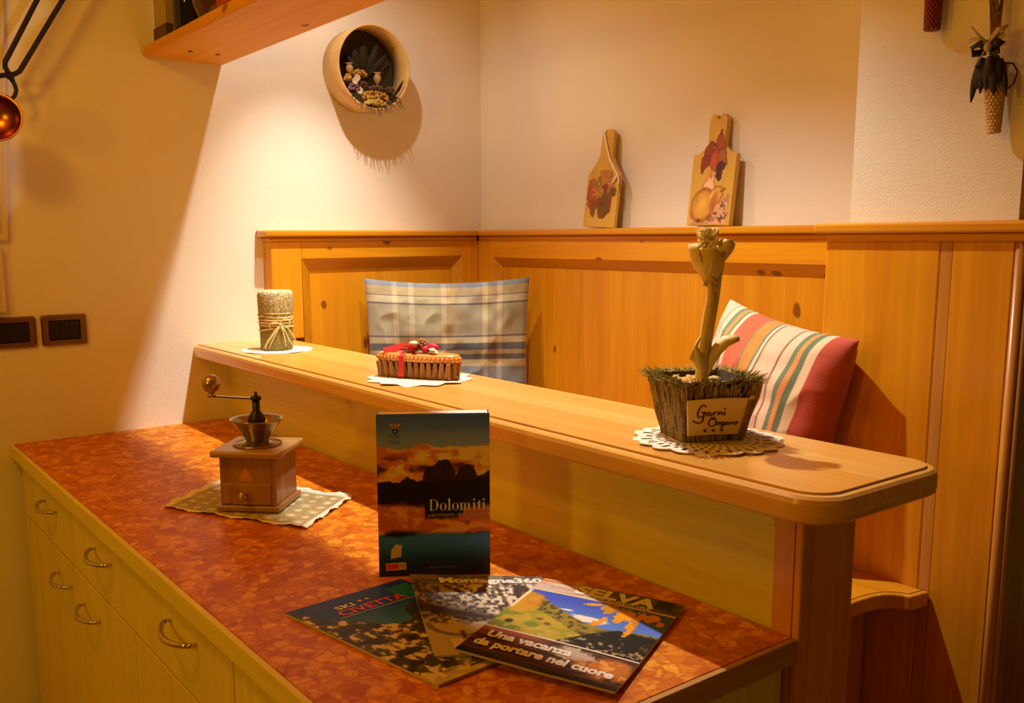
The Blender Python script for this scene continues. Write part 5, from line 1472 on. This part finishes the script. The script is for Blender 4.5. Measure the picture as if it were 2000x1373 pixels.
def paint_mon(U, V):
    n = fbm(U, V, 14, 5, 41, 1.4, 1.2); n2 = fbm(U + 3, V + 1, 34, 4, 42); n3 = fbm(U, V, 5, 3, 43); ln = np.abs(fbm(U + 2, V, 12, 4, 44) - .5)
    img = np.ones(U.shape + (3,)) * C3(120, 108, 96)
    img = lay(img, sm(.5, .62, n2), (226, 212, 190)); img = lay(img, sm(.05, .015, ln), (238, 226, 206)); img = lay(img, sm(.46, .34, n2) * .8, (52, 44, 38))
    img = lay(img, sm(.55, .2, U + (n3 - .5) * .4) * sm(.3, .6, V) * .45, (60, 52, 42)); img = lay(img, sm(.86, .90, V) * .7, (92, 84, 76))
    dark = np.exp(-((V - np.interp(U, [0, .3, .6, 1], [.62, .50, .40, .36])) / .055) ** 2); img = lay(img, dark * .85, (46, 36, 30))
    bk = ell(U, V, .80, .70, .085, .16, 12); img = lay(img, sm(1.1, .9, bk), (66, 54, 46)); img = lay(img, sm(.6, .3, bk) * .6, (150, 132, 112))
    low = sm(.42, .34, V + (n3 - .5) * .10 + (U - .3) * .10); img = lay(img, low, (186, 170, 142)); img = lay(img, low * sm(.5, .7, n3) * .5, (150, 134, 106))
    img = lay(img, low * sm(.9, .7, np.abs(ell(U, V, .25, .40, .22, .16) - 1) * 8) * .7, (96, 80, 62))
    img = lay(img, ((U > .22) & (U < .25) & (V > .20) & (V < .30)) * .8, (70, 56, 44))
    img = lay(img, ((U > .14) & (U < .22) & (V > .06) & (V < .20)) * .8, (226, 206, 168))
    img = lay(img, ((V > .945) & (U < .2)) * .6, (150, 140, 150)); img = lay(img, sm(1, .6, ell(U, V, .12, .92, .04, .02)) * .7, (90, 90, 170))
    return img
mn, mns = magazine('black and white mountain magazine with curled corner, in the middle of the three', (1.516, -1.264, .9250), (1.622, -1.089, .9125), (1.747, -1.372, .9090), (1.851, -1.195, .9085), .0030, paint_mon, 200, 260, curl=lambda u, v: -.006 * math.sin(math.pi * min(1, max(0, v))) * (1 - u * .6) + .0)
lettering('title_lettering', 'Montagne360', .205, .975, .895, .062, mns, WHITEI, mn, offset=.045, lift=.0007)
mesh_obj('badge', [mns(u, v, .0006) for u, v in ((.30, .10), (.42, .10), (.42, .20), (.30, .20))], [(0, 1, 2, 3)], plain('grey_badge', (0.40, 0.34, 0.26, 1), .5), mn)

def paint_sel(U, V):
    n = fbm(U, V, 12, 5, 61); n2 = fbm(U + 3, V + 1, 36, 4, 62); n3 = fbm(U, V, 6, 3, 63, 1, 2); st = fbm(U, V, 10, 3, 64, .6, 8)
    img = np.ones(U.shape + (3,)) * C3(70, 58, 40)
    # header
    hd = V > .835
    img = lay(img, hd * sm(.45, .60, st), (104, 88, 60)); w = hd * sm(.66, .30, U + (V - .9) * 1.1 + (st - .5) * .3); img = lay(img, w, (216, 200, 186)); img = lay(img, w * sm(.55, .45, st) * .5, (160, 130, 110))
    img = lay(img, (hd & (V > .955) & (U < .24)) * 1.0, (205, 120, 50)); img = lay(img, (hd & (V > .895) & (U > .83) & (U < .95)) * 1.0, (22, 26, 28)); img = lay(img, (hd & (V < .855) & (U > .84)) * .8, (60, 46, 30))
    img = lay(img, (hd & (V < .845)) * 1.0, (226, 196, 140))
    # photograph
    ph = (V > .305) & (V <= .832)
    sky = np.ones(U.shape + (3,)) * C3(62, 86, 205); sky = lay(sky, sm(.80, .55, V), (88, 132, 222))
    rid = np.interp(U, [0, .10, .25, .40, .55, .66, .80, 1], [.80, .76, .68, .60, .55, .53, .57, .58]) + (n2 - .5) * .025
    pic = sky
    cl = sm(1.1, .6, ell(U, V, .52, .600, .12, .035) + (n - .5) * 1.2) + sm(1.1, .6, ell(U, V, .34, .655, .06, .015) + (n - .5) * 1.2); pic = lay(pic, np.clip(cl, 0, 1), (236, 232, 226))
    slope = V < rid; pic = lay(pic, slope * 1.0, (112, 100, 34)); pic = lay(pic, slope * sm(.46, .56, n2), (150, 130, 42)); pic = lay(pic, slope * sm(.5, .38, n2) * .7, (62, 58, 24))
    md = np.interp(U, [0, .12, .35, .62, .75], [.66, .62, .52, .40, .30]) + (n3 - .5) * .05; pic = lay(pic, (V < md) * 1.0, (150, 150, 36)); pic = lay(pic, (V < md) * sm(.48, .62, n) * .8, (190, 160, 44)); pic = lay(pic, (V < md - .12) * sm(.5, .4, n) * .6, (96, 120, 34))
    dk = (V < np.interp(U, [.45, .62, .75, 1], [.30, .46, .555, .56]) + (n2 - .5) * .02) & (U > .45); pic = lay(pic, dk * 1.0, (24, 26, 22)); pic = lay(pic, dk * sm(.62, .7, n2) * .6, (120, 100, 50))
    tn = ((V < .40) & (n2 > .62)); pic = lay(pic, tn * .7, (200, 170, 120)); pic = lay(pic, sm(1, .5, ell(U, V, .10, .40, .035, .03)) * .9, (44, 36, 34)); pic = lay(pic, sm(1, .5, ell(U, V, .26, .49, .03, .018)) * .8, (110, 60, 44)); pic = lay(pic, sm(1, .5, ell(U, V, .33, .455, .03, .02)) * .8, (90, 60, 40))
    au = sm(1.05, .7, ell(U, V, .05, .66, .14, .14) + (n - .5) * 1.0); pic = lay(pic, au * .8, (214, 150, 34))
    for cx, cy, rx, ry, an in ((.60, .765, .07, .055, 0), (.73, .735, .11, .065, -10), (.69, .68, .035, .07, 15), (.83, .75, .09, .05, 10), (.80, .66, .032, .08, -8), (.60, .60, .028, .08, -24), (.81, .55, .020, .06, -6), (.95, .72, .03, .03, 0), (.48, .78, .06, .02, 20)):
        g = sm(1.05, .75, ell(U, V, cx, cy, rx, ry, an) + (n2 - .5) * 1.7); pic = lay(pic, g, (232, 158, 32)); pic = lay(pic, g * sm(.52, .62, n), (190, 140, 30))
    img = np.where(ph[..., None], pic, img)
    img = lay(img, ((V > .828) & (V < .838)) * 1.0, (236, 206, 160)); img = lay(img, ((V > .298) & (V < .310)) * 1.0, (238, 226, 205)); img = lay(img, ((U < .022) & (V > .56) & (V < .82)) * .9, (235, 225, 200))
    # lower band
    lo = V <= .298
    b = np.ones(U.shape + (3,)) * C3(46, 26, 16); b = lay(b, sm(.42, .6, st) * .8, (110, 66, 36)); b = lay(b, sm(.20, .27, V + (n3 - .5) * .05) * sm(.5, .3, U) * .8, (170, 92, 60))
    b = lay(b, sm(1.2, .7, ell(U, V, .62, .225, .13, .06) + (n2 - .5)) * .9, (196, 186, 172)); b = lay(b, sm(1.15, .6, ell(U, V, .86, .17, .18, .10) + (n - .5) * .8) * .9, (206, 118, 36)); b = lay(b, sm(1.15, .6, ell(U, V, .86, .16, .18, .10)) * sm(.53, .62, n2) * .8, (236, 170, 80))
    b = lay(b, sm(.055, .03, V) * 1.0, (30, 22, 16))
    img = np.where(lo[..., None], b, img)
    return img
se, ses = magazine('mountain holiday magazine with autumn larches over meadow, rightmost and on top', (1.639, -1.098, .9175), (1.825, -.992, .9070), (1.760, -1.351, .9180), (1.957, -1.262, .9080), .0035, paint_sel, 230, 300, curl=lambda u, v: .0012 * math.sin(math.pi * u) + (.004 * max(0, (.25 - v) / .25) ** 2 * max(0, (u - .55) / .45)))
lettering('title_lettering', 'SELVA', .28, .84, .875, .098, ses, WHITEI, se, offset=.045, lift=.0007)
lettering('title_lettering', 'DI CADORE', .44, .835, .845, .026, ses, WHITEI, se, offset=.02, lift=.0007)
lettering('small_lettering', 'DOLOMITI', .02, .21, .968, .020, ses, WHITEI, se, lift=.0006)
lettering('headline_lettering', 'Una vacanza', .075, .63, .195, .062, ses, WHITEI, se, offset=.045, lift=.0007)
lettering('headline_lettering', 'da portare nel cuore', .05, .93, .098, .062, ses, WHITEI, se, offset=.045, lift=.0007)

# ------------------------------------------------------------------ corn cobs hanging on the pillar
def cob(thingo, top, bottom, r_top, r_bot, rows, per, mat, ksz, flat=False):
    top = Vector(top); bottom = Vector(bottom); ax = (bottom - top); L = ax.length; ax.normalize(); a1 = ax.orthogonal().normalized(); a2 = ax.cross(a1)
    m = MB()
    for j in range(rows):
        for i in range(per):
            t = (j + .5) / rows; an = 2 * math.pi * (i + (.5 if j % 2 else 0)) / per; r = r_top + (r_bot - r_top) * t
            m.blob(top + ax * (L * t) + (a1 * math.cos(an) + a2 * math.sin(an)) * r * .92, ksz * (0.75 + .25 * r / r_top), 6, 4)
    o = m.build('kernels', mat, thingo, smooth=True); o['kind'] = 'stuff'
    MB().tube([top, bottom], [r_top * .95, r_bot * .85], 14).build('core', BRN, thingo, smooth=True)
RC = thing('corn_cob', 'dark red corn cob hanging on pillar, cut off by top edge', 'corn cob', (1.768, -.312, 1.790), 'dried corn cobs on the pillar')
cob(RC, (1.768, -.312, 1.98), (1.767, -.312, 1.792), .0165, .0120, 40, 12, plain('maroon_kernels', (0.20, 0.018, 0.030, 1), 0.3, var=.3), .0042)
MB().tube([(1.768, -.312, 1.98), (1.768, -.300, 2.03), (1.768, -.2905, 2.05)], .0018, 6).build('string', TWIG, RC)
CC = thing('corn_cob', 'pale beaded corn cob with dark husk bow hanging at pillar corner', 'corn cob', (1.886, -.315, 1.600), 'dried corn cobs on the pillar')
cob(CC, (1.884, -.318, 1.715), (1.889, -.314, 1.603), .0195, .0085, 20, 13, plain('pale_corn_kernels', (0.72, 0.50, 0.26, 1), 0.45, var=.25), .0042)
HUSK = plain('dark_dry_husk', (0.026, 0.018, 0.014, 1), 0.6)
for b_, t_, w_ in (((1.868, -.338, 1.725), (1.858, -.338, 1.655), .012), ((1.878, -.342, 1.725), (1.874, -.341, 1.668), .014), ((1.892, -.342, 1.725), (1.896, -.340, 1.662), .015), ((1.903, -.335, 1.722), (1.912, -.330, 1.660), .011), ((1.885, -.344, 1.722), (1.884, -.342, 1.672), .014), ((1.872, -.339, 1.727), (1.868, -.341, 1.676), .016), ((1.897, -.339, 1.727), (1.902, -.338, 1.680), .016), ((1.888, -.346, 1.727), (1.890, -.344, 1.690), .018)):
    m = MB(); leaf(m, b_, t_, w_, .004, normal=(0.3, -1, 0)); m.build('husk_leaf', HUSK, CC, smooth=True)
MB().tube([(1.900, -.33, 1.715), (1.918, -.328, 1.712), (1.926, -.327, 1.698), (1.922, -.328, 1.680), (1.914, -.330, 1.672)], .0016, 6).build('husk_curl', HUSK, CC, smooth=True)
BOW = plain('pale_bow', (0.52, 0.42, 0.22, 1), .6)
for pts, w_, mt in (([(1.884, -.346, 1.738), (1.872, -.350, 1.748), (1.858, -.350, 1.742), (1.862, -.348, 1.733), (1.882, -.346, 1.734)], .012, HUSK), ([(1.886, -.346, 1.738), (1.898, -.350, 1.748), (1.908, -.349, 1.742), (1.904, -.347, 1.733), (1.888, -.346, 1.734)], .013, HUSK),
                    ([(1.884, -.344, 1.750), (1.898, -.346, 1.766), (1.910, -.344, 1.768), (1.908, -.343, 1.758), (1.888, -.344, 1.750)], .012, BOW), ([(1.882, -.346, 1.748), (1.868, -.348, 1.756), (1.852, -.346, 1.756)], .008, BOW), ([(1.880, -.346, 1.75), (1.866, -.347, 1.764), (1.854, -.345, 1.778)], .004, BOW), ([(1.878, -.347, 1.735), (1.870, -.349, 1.722), (1.864, -.347, 1.712)], .008, BOW)):
    m = MB(); ribbon_strip(m, pts, w_, .0008, wdir=(0.15, 0.3, 1)); m.build('bow_loop', mt, CC, smooth=True)
MB().blob((1.885, -.348, 1.740), (.007, .006, .008), 10, 7).build('bow_knot', BOW, CC, smooth=True)
q = random.Random(77)
for i in range(14):
    m = MB(); m.tube([(1.884 + q.uniform(-.004, .004), -.322, 1.715), (1.882 + q.uniform(-.008, .008), -.322, 1.775), (1.880 + q.uniform(-.020, .018), -.320 + q.uniform(-.006, .006), 1.838)], [.0018, .0016, .0012], 5); m.build('stalk', plain('dry_stalk', (0.20, 0.10, 0.045, 1), .8, var=.2), CC)
MB().tube([(1.885, -.322, 1.80), (1.886, -.2905, 1.86)], .0015, 6).build('string', TWIG, CC)
